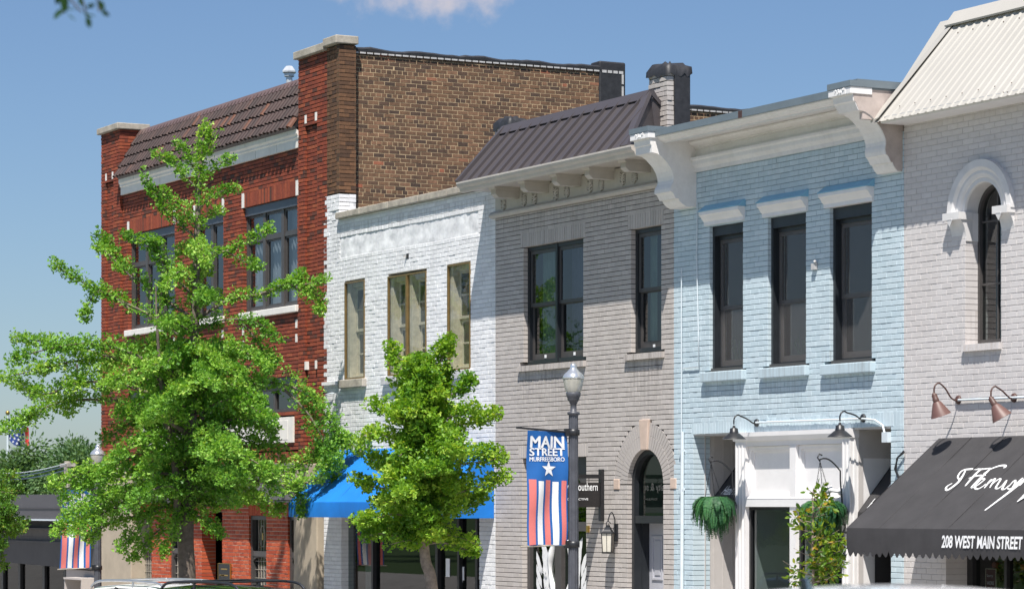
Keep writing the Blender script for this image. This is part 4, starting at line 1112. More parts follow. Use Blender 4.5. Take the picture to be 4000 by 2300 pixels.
mb.prism([(.1,ztop-.12),(fy-.02,ztop-.12),(fy-.05,ztop-.06),(fy-.05,ztop-.004),(.1,ztop-.004)], ba-.02, bb+.02)
bay = mb.build('display_bay', M['white_paint'], blu)
for (u, v) in ((p1, pm0), (pm1, p2)):
    mb = MB(); bars(mb, u, v, -.5, zW1, fy+.06, fy+.12, .045); w = mb.build('shop_window', M['black'], bay)
    mb = MB(); mb.quad((u+.03,fy+.09,-.5),(v-.03,fy+.09,-.5),(v-.03,fy+.09,zW1-.03),(u+.03,fy+.09,zW1-.03)); mb.build('pane', M['glass_shop'], w)
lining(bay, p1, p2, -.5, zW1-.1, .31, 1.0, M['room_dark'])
mb = MB(); xx = S(3000,.4); mb.box(xx, xx+.34, .7, .74, .6, 2.45); mb.box(xx+.05, xx+.29, .68, .7, .7, 2.0); mb.build('shop_cupboard', mat('tan cupboard wood', (.24,.16,.085), .6), bay)
nums = (('2',Z(3299,2082,fy)),('1',Z(3299,2125,fy)),('2',Z(3299,2170,fy)))
for ch_, zz in nums: text_mesh('house_number', ch_, bay, M['black'], (S(3290,fy)+.005, fy-.016, zz), (1,0,0), (0,0,1), .12 if ch_ == '2' else .05, .13, .01)
mb = MB()
mb.box(oa-.2, ba+.1, bd_, bd_+.08, -.5, ztop); mb.box(bb-.1, ob+.2, bd_, bd_+.08, 2.6, ztop)
mb.box(oa-.10, oa+.010, .285, bd_, -.5, ztop)
for k in range(9): mb.box(oa-.001, oa+.016, .19+k*.15, .20+k*.15, -.5, ztop)
mb.box(oa-.2, ba, .02, bd_, ztop-.02, ztop+.06); mb.box(bb, ob+.2, .02, bd_, ztop-.02, ztop+.06)
mb.box(oa-.2, s1-.05, bd_+.3, bd_+.35, -.5, 2.6)
rec = mb.build('recess_boards', M['warm_board'], blu)
mb = MB(); mb.box(bb-.02, bb+.010, .16, bd_, 3.66, ztop-.03); mb.box(bb-.02, bb+.010, .16, bd_, 2.80, 2.95); mb.box(bb-.02, bb+.012, .10, .17, -.5, ztop-.03); mb.box(bb-.02, bb+.006, .17, bd_, 3.60, 3.66); mb.build('side_panel', M['warm_board'], bay)
mb = MB(); mb.quad((bb,bd_-.02,-.5),(ob+.2,bd_-.02,-.5),(ob+.2,bd_-.02,2.6),(bb,bd_-.02,2.6)); mb.build('entry_glass', M['glass_shop'], blu)
# pipes, wires
mb = MB(); x = S(2669)
mb.tube([P(2673,1685)+Vector((0,-.03,0)), (x,-.035,-.2)], .028, 8); mb.tube([(x+.0,-.03,3.93),(x+.0,-.03,6.35)], .009, 6)
for z in (1.1, 3.2, 3.75): mb.box(x-.05, x+.05, -.05, 0, z, z+.035)
mb.tube([P(2672,1438)+Vector((0,-.02,0)), P(2735,1432)+Vector((0,-.02,0)), P(2733,1300)+Vector((0,-.02,0)), P(2726,1000)+Vector((0,-.02,0)), P(2729,790)+Vector((0,-.02,0))], .009, 6)
zc = Z(2980,1650)
cpts = [P(2960,1650)+Vector((0,-.03,0)), P(3380,1635)+Vector((0,-.03,0)), P(3425,1640)+Vector((0,-.03,0)), P(3455,1660)+Vector((0,-.03,0)), P(3463,1690)+Vector((0,-.03,0))]
mb.tube(cpts, .014, 8); q = P(3468,1693); mb.box(q.x-.05, q.x+.07, -.06, 0, q.z-.11, q.z+.02)
mb.build('conduit', M['conduit'], blu)
mb = MB(); mb.tube([P(3540,1765)+Vector((0,-.03,0)), P(3520,1785)+Vector((0,-.05,0)), P(3508,1830)+Vector((0,-.05,0)), P(3518,1870)+Vector((0,-.03,0))], .012, 6); mb.tube([P(3538,1760)+Vector((0,-.03,0)), P(3515,1790)+Vector((0,-.05,0)), P(3512,1840)+Vector((0,-.04,0)), P(3525,1870)+Vector((0,-.03,0))], .009, 6); mb.build('cable', M['iron'], blu)
q = P(3190,1035); mb = MB(); mb.box(q.x-.06, q.x+.02, -.05, 0, q.z-.06, q.z+.02); mb.tube([q, q+Vector((.03,-.05,.05))], .02, 6); mb.build('anchor_plate', M['white_flash'], blu)
# potted plants behind the upper panes
for (px, py, n_, h_) in ((2885,1425,16,.36),(3128,1400,14,.30)):
    q = P(px, py, .42); mb = MB(); r = random.Random(px)
    mb.lathe([(.05,0),(.08,.14),(.07,.14)], q+Vector((0,0,-.16)), 12, 1)
    for i in range(n_):
        a = r.uniform(0, 6.28); e = r.uniform(.1,.3)
        mb.tube([q, q+Vector((math.cos(a)*e*.4, math.sin(a)*.08, h_*r.uniform(.5,1))), q+Vector((math.cos(a)*e, math.sin(a)*.12, h_*r.uniform(.2,.7)))], [.008,.009,.002], 4)
    o = mb.build('potted_plant', [mat('house plant green', (.10,.19,.06), .6), M['keystone']]); tag(o, 'small spiky pot plant behind the %s upper window of the pale blue building' % ('left' if px < 3000 else 'middle'), 'plant', 'pot plants in the upper windows')

# ================================================================= PALE WARM GREY BUILDING (right)
s0, s1 = S(3530), -23.0
crm = thing('pale_warm_grey_brick_building', 'pale warm grey painted brick building with cream ribbed roof and arched window', 'building', ((s0+s1)/2, 0, street_z(-27)))
aa, ab = S(3770), S(3910)-.0; asp = 6.52; ar = (ab-aa)/2; acx = (aa+ab)/2
oa, ob = S(3695), -24.6
HR = ar+.28
ops = [('a', aa, ab, 4.96, asp), ('r', oa, ob, -1, 2.95), ('r', aa-.02, ab+.02, 4.86, 4.96), ('a', acx-HR+.04, acx+HR-.04, asp, asp)]
zb = 7.745
brickwork('wall', [M['cream_brick'], M['cream_joint']], crm, s0+.003, s1, -.5, zb+.05, 0, ops, bd=.34, seed=101, joint=.008, vj=.006, mdep=.005, jit=.0010, ch=.0025)
rows = soldiers(aa-.02, ab+.02, 4.85, 4.955); mb = MB(); r = random.Random(4)
for (p, q, z_, zz) in rows: mb.hexa([(p,-.05,z_),(q,-.05+r.uniform(-.004,.004),z_),(q,.3,z_),(p,.3,z_),(p,-.045,zz-.012),(q,-.045,zz-.012),(q,.3,zz),(p,.3,zz)])
mb.build('sill', M['cream_brick'], crm)
# moulded hood and its corbels
mb = MB()
arch_profile(mb, acx, asp, [(ar+.003,.33),(ar+.003,.02),(ar+.015,-.005),(ar+.065,-.005),(ar+.075,-.022),(ar+.115,-.040),(ar+.150,-.038),(ar+.170,-.058),(ar+.190,-.070),(HR,-.070),(HR,.1),(ar+.1,.1)], 36, smooth=False)
mb.build('arch_hood', M['pale_trim'], crm)
for (x0_, x1_) in ((aa-.30, aa+.03), (ab-.02, ab+.27)):
    mb = MB()
    mb.box(x0_, x1_, -.12, .1, asp-.06, asp+.03)
    pr = [(.1,asp-.06),(-.11,asp-.06)]+[(-.105+.11*math.sin(t), asp-.06-.26*(1-math.cos(t))) for t in np.linspace(.15, math.pi/2, 8)]+[(.1,asp-.32)]
    mb.prism(pr, x0_+.03, x1_-.016)
    xm = (x0_+x1_)/2-.02; mb.hexa([(xm-.05,-.125,asp-.06),(xm+.05,-.125,asp-.06),(xm+.05,-.1,asp-.06),(xm-.05,-.1,asp-.06),(xm-.045,-.126,asp-.05),(xm+.045,-.126,asp-.05),(xm+.05,-.1,asp-.05),(xm-.05,-.1,asp-.05)])
    mb.add([(xm-.06,-.122,asp-.06),(xm+.06,-.122,asp-.06),(xm,-.118,asp-.145),(xm,-.08,asp-.10)], [(0,1,2),(0,2,3),(1,3,2)])
    mb.build('corbel', M['pale_trim'], crm)
mb = MB(); mb.box(aa-.05, aa+.009, .09, .19, asp-.32, asp+.02); mb.build('plaster_reveal', M['white_paint'], crm)
wy = .19
mb = MB(); w_ = .04
mb.box(aa, aa+w_, wy, wy+.09, 4.96, asp); mb.box(ab-w_, ab, wy, wy+.09, 4.96, asp); mb.box(aa+w_, ab-w_, wy+.001, wy+.089, 4.96, 5.0)
arch_band(mb, acx, asp, ar-w_, ar, wy, wy+.09, 28, smooth=False)
mb.box(acx-.012, acx+.012, wy+.03, wy+.06, 5.0, asp+ar-w_)
for z in (5.66, 6.42): mb.box(aa+w_, ab-w_, wy+.031, wy+.059, z, z+.024)
w = mb.build('arched_window', M['bronze_frame'], crm)
mb = MB(); mb.add([(acx+(ar-.03)*math.cos(t), wy+.045, asp+(ar-.03)*math.sin(t)) for t in np.linspace(0, math.pi, 25)]+[(aa+.03,wy+.045,4.99),(ab-.03,wy+.045,4.99)], [tuple(range(27))])
mb.build('pane', M['glass'], w)
lining(w, aa, ab, 4.96, 6.9, wy+.11, wy+1.4, M['room'])
mb = MB(); mb.prism([(.3,4.96),(.3,7.0),(.5,7.0),(.5,4.96)], aa+.02, aa+.06)
# ribbed roof
e0 = Vector((0,-.40,7.80)); e1 = Vector((0, DEP(3735, S(3410,-.42)+.05), 0)); 
xl0 = S(3412,-.42)
rd = .55; rz = Z(3735,65,rd); xr0 = S(3735, rd)
fsl = (rz-7.80)/(rd+.40)
prof_ = []
mb = MB()
rib = .16; n_ = int((s1-xl0)/rib)
vs = []; cols = 0
xs = []
for i in range(n_+1):
    x = i*rib
    xs += [(x, 0), (x+rib*.62, 0), (x+rib*.72, .013), (x+rib*.88, .013)]
nrm_ = Vector((0,-(rz-7.80),(rd+.40))).normalized()
k = len(xs)
for (x, h) in xs:
    lo = Vector((xl0+.03+x, -.43, 7.80-.03*fsl)); hi = Vector((xr0+.05+x*(s1-xr0)/(s1-xl0), rd, rz))
    vs += [lo+nrm_*h, hi+nrm_*h]
mb.add(vs, [(2*i, 2*i+2, 2*i+3, 2*i+1) for i in range(k-1)])
mb.build('ribbed_roof', M['roof_white'], crm)
mb = MB()
mb.add([(xl0-.03,-.44,7.79),(xl0+.12,-.44,7.815),(xr0+.16,rd,rz+.06),(xr0-.0,rd,rz+.03),(xl0-.03,-.44,7.76),(xl0+.12,-.44,7.80),(xr0+.16,rd,rz+.045),(xr0,rd,rz-.03)], [(0,1,2,3),(1,5,6,2),(0,3,7,4),(0,4,5,1),(4,7,6,5)])
mb.prism([(rd-.16,rz-.145),(rd-.17,rz-.125),(rd-.02,rz+.06),(rd+.5,rz+.06),(rd+.5,rz)], xr0-.02, s1)
mb.build('roof_trim', M['roof_white'], crm)
mb = MB(); mb.prism([(.06,zb+.0),(-.38,zb-.0),(-.395,zb+.075),(.06,zb+.075)], xl0+.10, s1); mb.build('eave_board', M['white_paint'], crm)
mb = MB(); mb.prism([(-.39,zb+.07),(rd,rz-.02),(12,rz-.1),(12,7.8),(.3,7.8)], s0+.02, s1-.01); mb.build('roof_core', M['roof_white'], crm)
mb = MB(); r = random.Random(6)
for i in range(n_):
    for ll in (.10, .80):
        x = xl0+.03+i*rib+.05; p = Vector((x+ (xr0-xl0)*ll*(1-i/n_), -.43+(rd+.43)*ll, 7.79+(rz-7.79)*ll))+nrm_*.004
        if i % 2 == 0: mb.sphere(p, .008, 4)
for i in range(26):
    x = r.uniform(xl0+.2, s1); z_ = zb+r.uniform(.01,.07); mb.box(x, x+r.uniform(.008,.02), -.399, -.39, z_, z_+r.uniform(.008,.018))
mb.build('roof_screw', M['rust_dark'], crm)
mb = MB(); mb.box(s0+.05, s1, .5, 12, 3, 7.79); mb.build('core', M['black'], crm)
# shop window with wine rack
y = .34
mb = MB(); mb.box(oa, oa+.11, y-.02, y+.1, -.5, 2.95); mb.box(oa+.11, ob, y-.01, y+.09, 2.80, 2.95); xm = S(3925,y); mb.box(xm, xm+.05, y-.01, y+.09, -.5, 2.8); mb.box(oa+.11, ob, y, y+.08, .3, .5)
sw_ = mb.build('shop_window', M['black'], crm)
mb = MB(); mb.quad((oa+.1,y+.04,.4),(ob,y+.04,.4),(ob,y+.04,2.85),(oa+.1,y+.04,2.85)); mb.build('pane', M['glass_shop'], sw_)
lining(sw_, oa, ob, -.4, 2.85, y+.12, y+2.5, M['room_dark'])
curtain(sw_, oa+.15, oa+.5, 0, 2.8, y+.35, M['room'], .03, 20, 3)
mb = MB(); x = S(3925, .75); mb.box(x, x+.05, .72, .78, 0, 2.8); mb.box(x+1.0, x+1.05, .72, .78, 0, 2.8); rack = mb.build('wine_rack', mat('oak rack', (.35,.24,.10), .5), sw_)

# ================================================================= AWNINGS
def awning(name, label, x0, x1, ztop, zfront, zbot, out, m, scallop=0.0, wall=0.0, xb0=None, seams=0, group=None):
    """sloping canvas on a frame, with a front valance and closed ends"""
    root = thing(name, label, 'awning', ((x0+x1)/2, wall-out, zbot), group)
    yf = wall-out
    mb = MB(); nx = 40; ny = 10; vs = []
    for j in range(ny+1):
        for i in range(nx+1):
            t = j/ny; x = x0+(x1-x0)*i/nx
            sag = -.018*math.sin(math.pi*t)*(1 if not seams else abs(math.sin(math.pi*i/nx*seams))*.6+.4)
            wr = (.006*math.sin(x*5.3+t*3)+.005*math.sin(x*13.1-t*7)+.004*math.sin(x*2.3+t*11))*math.sin(math.pi*min(1,t*1.02))
            vs.append((x, wall-.01-(out-.01)*t, ztop+(zfront-ztop)*t+sag+wr))
    mb.add(vs, [(j*(nx+1)+i, (j+1)*(nx+1)+i, (j+1)*(nx+1)+i+1, j*(nx+1)+i+1) for j in range(ny) for i in range(nx)], 0, True)
    for x in (x0, x1):
        mb.add([(x,wall-.01,ztop),(x,yf,zfront),(x,yf,zbot+(scallop*1.2)),(x,wall-.01,zbot+(scallop*1.2))], [(0,1,2,3)])
    mb.build('canopy', m, root)
    mb = MB(); n = 160 if scallop else 40; vs = []; fs = []
    r = random.Random(3)
    for i in range(n+1):
        x = x0+(x1-x0)*i/n
        zb_ = zbot
        if scallop: zb_ = zbot+scallop*(1-abs(math.sin(math.pi*(x-x0)/.125)))**1.2
        w_ = .012*math.sin(x*2.1)+.008*math.sin(x*7.3)
        vs += [(x, yf, zfront), (x, yf-.012+w_*.5, (zfront+zb_)/2), (x, yf-.004+w_, zb_)]
    for i in range(n):
        for j in range(2): fs.append((3*i+j, 3*i+3+j, 3*i+4+j, 3*i+1+j))
    mb.add(vs, fs, 0, True)
    mb.build('valance', m, root)
    mb = MB()
    for x in np.linspace(x0+.03, x1-.03, 5):
        mb.tube([(x,wall,ztop-.04),(x,yf+.03,zfront-.04)], .013, 6); mb.tube([(x,yf+.03,zfront-.04),(x,wall,zfront-.04)], .013, 6)
    mb.tube([(x0+.03,yf+.03,zfront-.04),(x1-.03,yf+.03,zfront-.04)], .013, 6)
    mb.build('awning_frame', M['iron'], root)
    if seams:
        for k in range(1, seams):
            x = x0+(x1-x0)*k/seams; mb = MB()
            mb.tube([(x,wall-.02-(out-.02)*t, ztop+(zfront-ztop)*t+.001-.018*math.sin(math.pi*t)*.4) for t in np.linspace(0,1,8)], .004, 4)
            mb.build('seam', m, root)
    return root
awning('blue_awning', 'bright blue canvas awning over the shop of the white brick building', S(1320), S(1935)-.03, 3.965, 3.045, 2.785, .95, M['blue_canvas'], seams=6)
bx0 = S(3670)
blk = awning('black_scalloped_awning', 'charcoal canvas awning with scalloped edge and white script lettering', bx0, -23.6, 3.815, 2.72, 2.375, 1.38, M['black_canvas'], scallop=.075, seams=8)
# lettering on the slope
sv = (Vector((0,-1.38,2.72-3.815))); sl_ = sv.length; sv = sv/sl_; upv = -sv; nrm = Vector((1,0,0)).cross(upv)
def slope_pt(px, py):
    """where the ray of a photograph pixel meets the sloping canvas"""
    q = (px-2000)/FOC; ray = FWD+RIGHT*q+Vector((0,0,(HOR-py)/FOC)); o = Vector((0,-DIST,EYE)); a = Vector((bx0,0,3.815))
    t = (a-o).dot(nrm)/ray.dot(nrm); p = o+ray*t; u = min(1,max(0,-p.y/1.38)); x = p.x
    sag = -.018*math.sin(math.pi*u)*(abs(math.sin(math.pi*(x-bx0)/(-23.6-bx0)*8))*.6+.4)+(.006*math.sin(x*5.3+u*3)+.005*math.sin(x*13.1-u*7)+.004*math.sin(x*2.3+u*11))*math.sin(math.pi*min(1,u*1.02))
    return p+Vector((0,0,sag))+nrm*.007
def pen(mb, pts, w, k=6):
    """brush stroke: a flat ribbon through photograph pixels, lying on the canvas"""
    P3 = [slope_pt(*p) for p in pts]
    out = []
    for i in range(len(P3)-1):
        a = P3[max(i-1,0)]; b = P3[i]; c = P3[i+1]; d = P3[min(i+2,len(P3)-1)]
        for j in range(k):
            t = j/k
            out.append(.5*((2*b)+(c-a)*t+(2*a-5*b+4*c-d)*t*t+(3*b-a-3*c+d)*t**3))
    out.append(P3[-1]); n = len(out); vs = []
    for i in range(n):
        d = (out[min(i+1,n-1)]-out[max(i-1,0)]).normalized(); s_ = d.cross(nrm)
        ww = w*(.45+.55*math.sin(math.pi*min(1,max(0,i/(n-1))))) if not isinstance(w, tuple) else w[0]+(w[1]-w[0])*i/(n-1)
        vs += [out[i]+s_*ww/2, out[i]-s_*ww/2]
    mb.add(vs, [(2*i, 2*i+1, 2*i+3, 2*i+2) for i in range(n-1)])
def X(p): return [(3200+x/1.6175, 1400+y/1.6175) for x, y in p]
mb = MB()
pen(mb, X([(800,818),(815,820),(845,800),(880,770),(905,735),(925,700)]), .045)
pen(mb, X([(842,777),(812,795),(802,812),(815,820)]), .028)
pen(mb, X([(925,800),(958,760),(1000,715),(1035,690)]), .045)
pen(mb, X([(890,755),(878,735),(905,700),(960,690),(1030,695),(1085,684)]), .032)
pen(mb, X([(945,750),(1000,735),(1055,728)]), .025)
pen(mb, X([(1085,684),(1065,705),(1020,748),(985,785),(960,812)]), .045)
pen(mb, X([(1040,720),(1085,690),(1140,672),(1175,674),(1180,684),(1165,688)]), .030)
pen(mb, X([(962,815),(1000,795),(1030,770),(1045,755),(1030,750),(1005,775),(985,805),(1000,818),(1030,805),(1055,785)]), .030)      # e
pen(mb, X([(1045,815),(1075,775),(1090,757)]), .034); pen(mb, X([(1060,795),(1100,762),(1112,762),(1095,790),(1080,816)]), .030); pen(mb, X([(1093,795),(1135,762),(1147,762),(1130,790),(1118,812),(1135,812),(1160,790)]), .030)   # m
pen(mb, X([(1160,790),(1185,760),(1170,790),(1158,812),(1175,812),(1200,790)]), .030)     # i
pen(mb, X([(1195,800),(1235,758),(1240,775),(1225,805),(1205,816),(1192,808)]), .030)     # s
pen(mb, X([(1235,800),(1262,770),(1290,745)]), .030)
pen(mb, X([(1048,952),(1120,895),(1190,845),(1250,800),(1330,735)]), (.022,.075))              # long tail of the p
pen(mb, X([(1270,800),(1310,758),(1340,765),(1330,795),(1300,815)]), .03)
for k in range(4):
    x = 1340+k*70
    pen(mb, X([(x,815),(x+30,770),(x+50,758),(x+60,775),(x+45,812),(x+70,795)]), .03)
mb.build('script_lettering', M['white_lettering'], blk)
q = slope_pt(3972, 1960); text_mesh('lettering', 'WINE & SPIRITS', blk, M['white_lettering'], q, (1,0,0), upv, 2.4, .30, .015, .35, thick=.012)
q = P(3680, 2118, -1.39)
tx = text_mesh('lettering', '208 WEST MAIN STREET', blk, M['white_lettering'], (q.x, -1.403, 2.505), (1,0,0), (0,0,1), P(3995, 2118, -1.39).x-q.x, .145, .028, .15, thick=.002)
for vv in tx.data.vertices:                    # laid on the rippled valance
    x = vv.co.x+ORIGIN[blk.name].x; w_ = .012*math.sin(x*2.1)+.008*math.sin(x*7.3); vv.co.y = -1.38-.016+w_*.6-ORIGIN[blk.name].y
# two small black awnings in the recesses of the pale blue shop front
def recess_awning(a, b, label, sp, q0, q1):
    d0 = DEP(q0[0], sp); zf = Z(q0[0], q0[1], d0); d1_ = DEP(q1[0], sp); k_ = (Z(q1[0], q1[1], d1_)-zf)/(d1_-d0)
    rb = d0+(3.93-zf)/k_
    w_ = awning('recess_awning', label, a, b, 3.93, zf, zf-.24, rb-d0, M['black_canvas'], wall=rb, group='black awnings in the recessed entries')
    sv_ = Vector((0,-(rb-d0),zf-3.93)).normalized(); n2 = Vector((1,0,0)).cross(-sv_)
    mbx = MB(); c = Vector((a+.48, d0, zf))+(-sv_)*.48
    for (r0, a0, a1, ww, hh) in ((.30, 1.2, 5.0, 1, 1.3), (.13, .3, 4.2, 1, 1.0)):
        pts = [c+Vector((1,0,0))*(r0*.55*math.cos(t))*ww+(-sv_)*(r0*.75*math.sin(t))*hh+n2*.012+Vector((0,0,0)) for t in np.linspace(a0, a1, 18)]
        mbx.tube(pts, .011, 4)
    mbx.build('emblem', M['white_lettering'], w_)
    text_mesh('lettering', 'Head N', w_, M['white_lettering'], Vector((a+.16, d0, zf))+(-sv_)*.05, (1,0,0), -sv_, .40, .17, .004, .3, thick=.014)
    text_mesh('lettering', 'Studio', w_, M['white_lettering'], (a+.22, d0-.03, zf-.14), (1,0,0), (0,0,1), .32, .10, .008, .2, thick=.012)
recess_awning(S(2707)+.02, S(2872,-.03)-.01, 'small black awning with white lettering in the left recess, behind the hanging fern', S(2707), (2781,1945), (2872,1822))
recess_awning(S(3320,-.03)+.03, S(3480)-.01, 'small black awning with white lettering in the right recess, beside the scalloped awning', S(3320,-.03), (3346,1999), (3482,1810))

# ================================================================= WALL LAMPS
def gooseneck(label, plate, shade, m, md, kind, tilt=None, group=None, cat='wall lamp'):
    """plate: pixel of wall rosette; shade: pixel of the shade's neck, hung at distance out"""
    p = P(*plate); n = Vector((0,-1,0))
    root = thing('gooseneck_lamp', label, cat, p, group)
    out = .62
    # neck position in the plane perpendicular to the wall through the plate, shifted to fit
    hx = p.x; dn = DEP(shade[0], hx); h = P(shade[0], shade[1], dn); h.x = hx
    top = h.z+(.145 if kind == 'cone' else .14)
    mb = MB()
    mb.lathe([(.001,.03),(.03,.03),(.05,.02),(.056,0),(.001,0)], p, 18, axis=(0,-1,0)); mb.build('wall_plate', md, root)
    yo = h.y
    arm = [p+Vector((0,-.02,0)), p+Vector((0,-.06,-.005)), Vector((hx, p.y+(yo-p.y)*.33, p.z+.03)), Vector((hx, p.y+(yo-p.y)*.52, p.z+(top-p.z)*.62)), Vector((hx, p.y+(yo-p.y)*.70, top-.018)), Vector((hx, p.y+(yo-p.y)*.82, top)), Vector((hx, p.y+(yo-p.y)*.94, top-.022)), Vector((hx, yo, top-.065)), h+Vector((0,0,.01))]
    # smooth it
    sm = []
    for i in range(len(arm)-1):
        a_ = arm[max(i-1,0)]; b_ = arm[i]; c_ = arm[i+1]; d_ = arm[min(i+2,len(arm)-1)]
        for j in range(5):
            t = j/5; sm.append(.5*((2*b_)+(c_-a_)*t+(2*a_-5*b_+4*c_-d_)*t*t+(3*b_-a_-3*c_+d_)*t**3))
    sm.append(arm[-1])
    mb = MB(); mb.tube(sm, .0105, 8); mb.build('arm', md, root)
    ax = Vector((0,0,-1)) if tilt is None else Vector(tilt).normalized()
    mb = MB()
    if kind == 'cone':
        mb.lathe([(.010,-.03),(.018,-.02),(.034,-.0),(.035,.045),(.039,.048),(.039,.088)], h, 20, axis=ax); mb.build('socket', md, root)
        mb = MB(); mb.lathe([(.041,.086),(.055,.102),(.128,.265)], h, 28, axis=ax)
        if True: sh = mb.build('shade', m, root)
        mb = MB(); mb.lathe([(.124,.263),(.05,.105),(.01,.105)], h, 28, axis=ax); mb.build('shade_lining', M['lamp_inner'], sh)
    else:
        mb.sphere(h+Vector((0,0,-.02)), .020, 8); mb.lathe([(.012,.01),(.018,.03),(.054,.045),(.057,.085),(.062,.09),(.062,.12)], h, 20, axis=ax); mb.build('socket', m, root)
        mb = MB(); mb.lathe([(.062,.105),(.080,.115),(.115,.145),(.150,.175),(.162,.19)], h, 32, axis=ax); sh = mb.build('shade', m, root)
        mb = MB(); mb.lathe([(.158,.189),(.14,.172),(.10,.142),(.02,.12)], h, 28, axis=ax); mb.build('shade_lining', M['lamp_inner'], sh)
    return root
gooseneck('rust brown cone lamp on the warm grey wall, shade hanging upright, left of the pair', (3745,1561), (3649,1542), M['rust'], M['rust_dark'], 'cone', (.10,.34,-1), 'rust brown cone lamps')
gooseneck('rust brown cone lamp on the warm grey wall, shade tilted over, right of the pair', (3962,1553), (3871,1556), M['rust'], M['rust_dark'], 'cone', (.34,.46,-1), 'rust brown cone lamps')
gooseneck('black dish lamp above the left end of the white shop front', (2957,1651), (2867,1660), M['iron'], M['iron'], 'dish', None, 'black dish lamps over the white shop front')
gooseneck('black dish lamp above the right end of the white shop front', (3373,1632), (3281,1648), M['iron'], M['iron'], 'dish', None, 'black dish lamps over the white shop front')
mb = MB(); mb.tube([P(3752,1562)+Vector((0,-.03,0)), P(3955,1553)+Vector((0,-.03,0)), P(4150,1545)+Vector((0,-.03,0))], .016, 6); mb.build('conduit', M['conduit'], crm)
q = P(2380, 2090)
lan = thing('wall_lantern', 'black carriage lantern with frosted panes beside the arched door', 'wall lantern', P(2408,2080))
hx = P(2410,2080).x-.0; lp = P(2412, 2075)
mb = MB(); mb.box(hx-.06, hx+.06, -.035, 0, lp.z-.19, lp.z+.16); mb.build('wall_plate', M['iron'], lan)
yl = DEP(2363, hx); lz = P(2377,2102,DEP(2377,hx)).z
mb = MB(); pts = []
for t in np.linspace(0, 1, 14):
    pts.append((hx, -.03+(yl+.03)*t, lz+.17+.32*math.sin(math.pi*(.08+.80*t))**.8))
mb.tube([(hx,-.03,lz+.02)]+[(hx,-.05,lz+.12)]+pts[1:], .013, 7)
mb.tube([(hx, yl+.06*math.cos(t)*(1-t/9), lz+.26+.06*math.sin(t)*(1-t/9)) for t in np.linspace(0, 7, 22)], .009, 6)
mb.tube([(hx,-.03,lz-.06),(hx,yl+.10,lz-.06)], .010, 6)
mb.build('scroll_arm', M['iron'], lan)
mb = MB()
mb.lathe([(.03,.24),(.05,.235),(.05,.20),(.075,.195),(.09,.15),(.12,.115),(.175,.085),(.175,.07),(.001,.07)], (hx,yl,lz), 4, smooth=False, axis=(0,0,1))
cage = mb.build('lantern_roof', M['iron'], lan)
mb = MB(); R1, R2 = .15, .125
for k in range(4):
    t = math.pi/2*k; a = (hx+R1*math.cos(t), yl+R1*math.sin(t), lz+.08); b = (hx+R2*math.cos(t), yl+R2*math.sin(t), lz-.30)
    mb.tube([a, b], .010, 5)
    t2 = t+math.pi/2
    mid0 = ((R1*math.cos(t)+R1*math.cos(t2))/2, (R1*math.sin(t)+R1*math.sin(t2))/2); mid1 = ((R2*math.cos(t)+R2*math.cos(t2))/2, (R2*math.sin(t)+R2*math.sin(t2))/2)
    mb.tube([(hx+mid0[0],yl+mid0[1],lz+.08),(hx+mid1[0],yl+mid1[1],lz-.30)], .006, 5)
mb.lathe([(.001,-.33),(.13,-.325),(.145,-.295),(.12,-.29)], (hx,yl,lz), 4, smooth=False)
mb.build('lantern_cage', M['iron'], lan)
mb = MB(); mb.lathe([(.145,.075),(.118,-.295)], (hx,yl,lz), 4, smooth=False); lan.scale = (.74,.74,.74); mb.build('frosted_pane', mat('frosted lantern glass', (.62,.58,.50), .35, .1, 9), lan)
# projecting shop sign: post on the wall, arm, board
sg = thing('hanging_shop_sign', 'black hanging shop sign with white lettering on an iron bracket', 'shop sign', P(2354,1930))
hx = S(2356); zt_, zb_ = Z(2356,1832), Z(2356,2034)
mb = MB(); mb.box(hx-.035, hx+.035, -.06, 0, zb_, zt_); za = Z(2350,1860)
mb.box(hx-.03, hx+.03, -.95, -.06, za-.03, za+.03); mb.build('sign_bracket', M['black'], sg)
yb0 = DEP(2346, hx); yb1 = yb0-.80
mb = MB(); bz1, bz0 = Z(2346,1884,yb0), Z(2346,1980,yb0)
mb.box(hx-.012, hx+.012, yb1, yb0, bz0, bz1); brd = mb.build('sign_board', mat('black sign panel', (.022,.020,.020), .35, .15, 3), sg)
mb = MB()
for y_ in (yb0-.20, yb1+.2):
    for k in range(3): mb.lathe([(.010,-.003),(.014,0),(.010,.003)], (hx,y_,bz1+.02+.022*k), 8, axis=(1,0,0) if k % 2 else (0,1,0))
mb.build('chain', M['iron'], sg)
bl = yb0-yb1
text_mesh('lettering', 'salty & southern', brd, M['white_lettering'], (hx+.014, yb1+.06, bz0+.21), (0,1,0), (0,0,1), bl-.12, .15, .006)
text_mesh('lettering', 'COLLECTIVE', brd, M['white_lettering'], (hx+.014, yb1+.22, bz0+.105), (0,1,0), (0,0,1), bl-.44, .03, .01)
text_mesh('lettering', 'salty & southern', brd, M['white_lettering'], (hx-.014, yb0-.06, bz0+.21), (0,-1,0), (0,0,1), bl-.12, .15, .006)
# plaque by the entry of the red building
q = P(882, 2235, .16); pq = MB(); pq.box(q.x-.30, q.x+.30, .125, .16, q.z-.17, q.z+.17)
plq = pq.build('wall_plaque', M['black']); tag(plq, 'small black plaque with brass edge on the orange red ground floor brick', 'plaque')
mb = MB(); bars(mb, q.x-.31, q.x+.31, q.z-.18, q.z+.18, .118, .15, .009); 
for (u0_, u1_, zz) in ((-.15,.16,.07),(-.22,.20,-.05),(-.18,.02,-.055)):
    mb.box(q.x+u0_, q.x+u1_, .120, .13, q.z+zz-.012, q.z+zz+.012)
mb.build('brass_edge', M['gold'], plq)
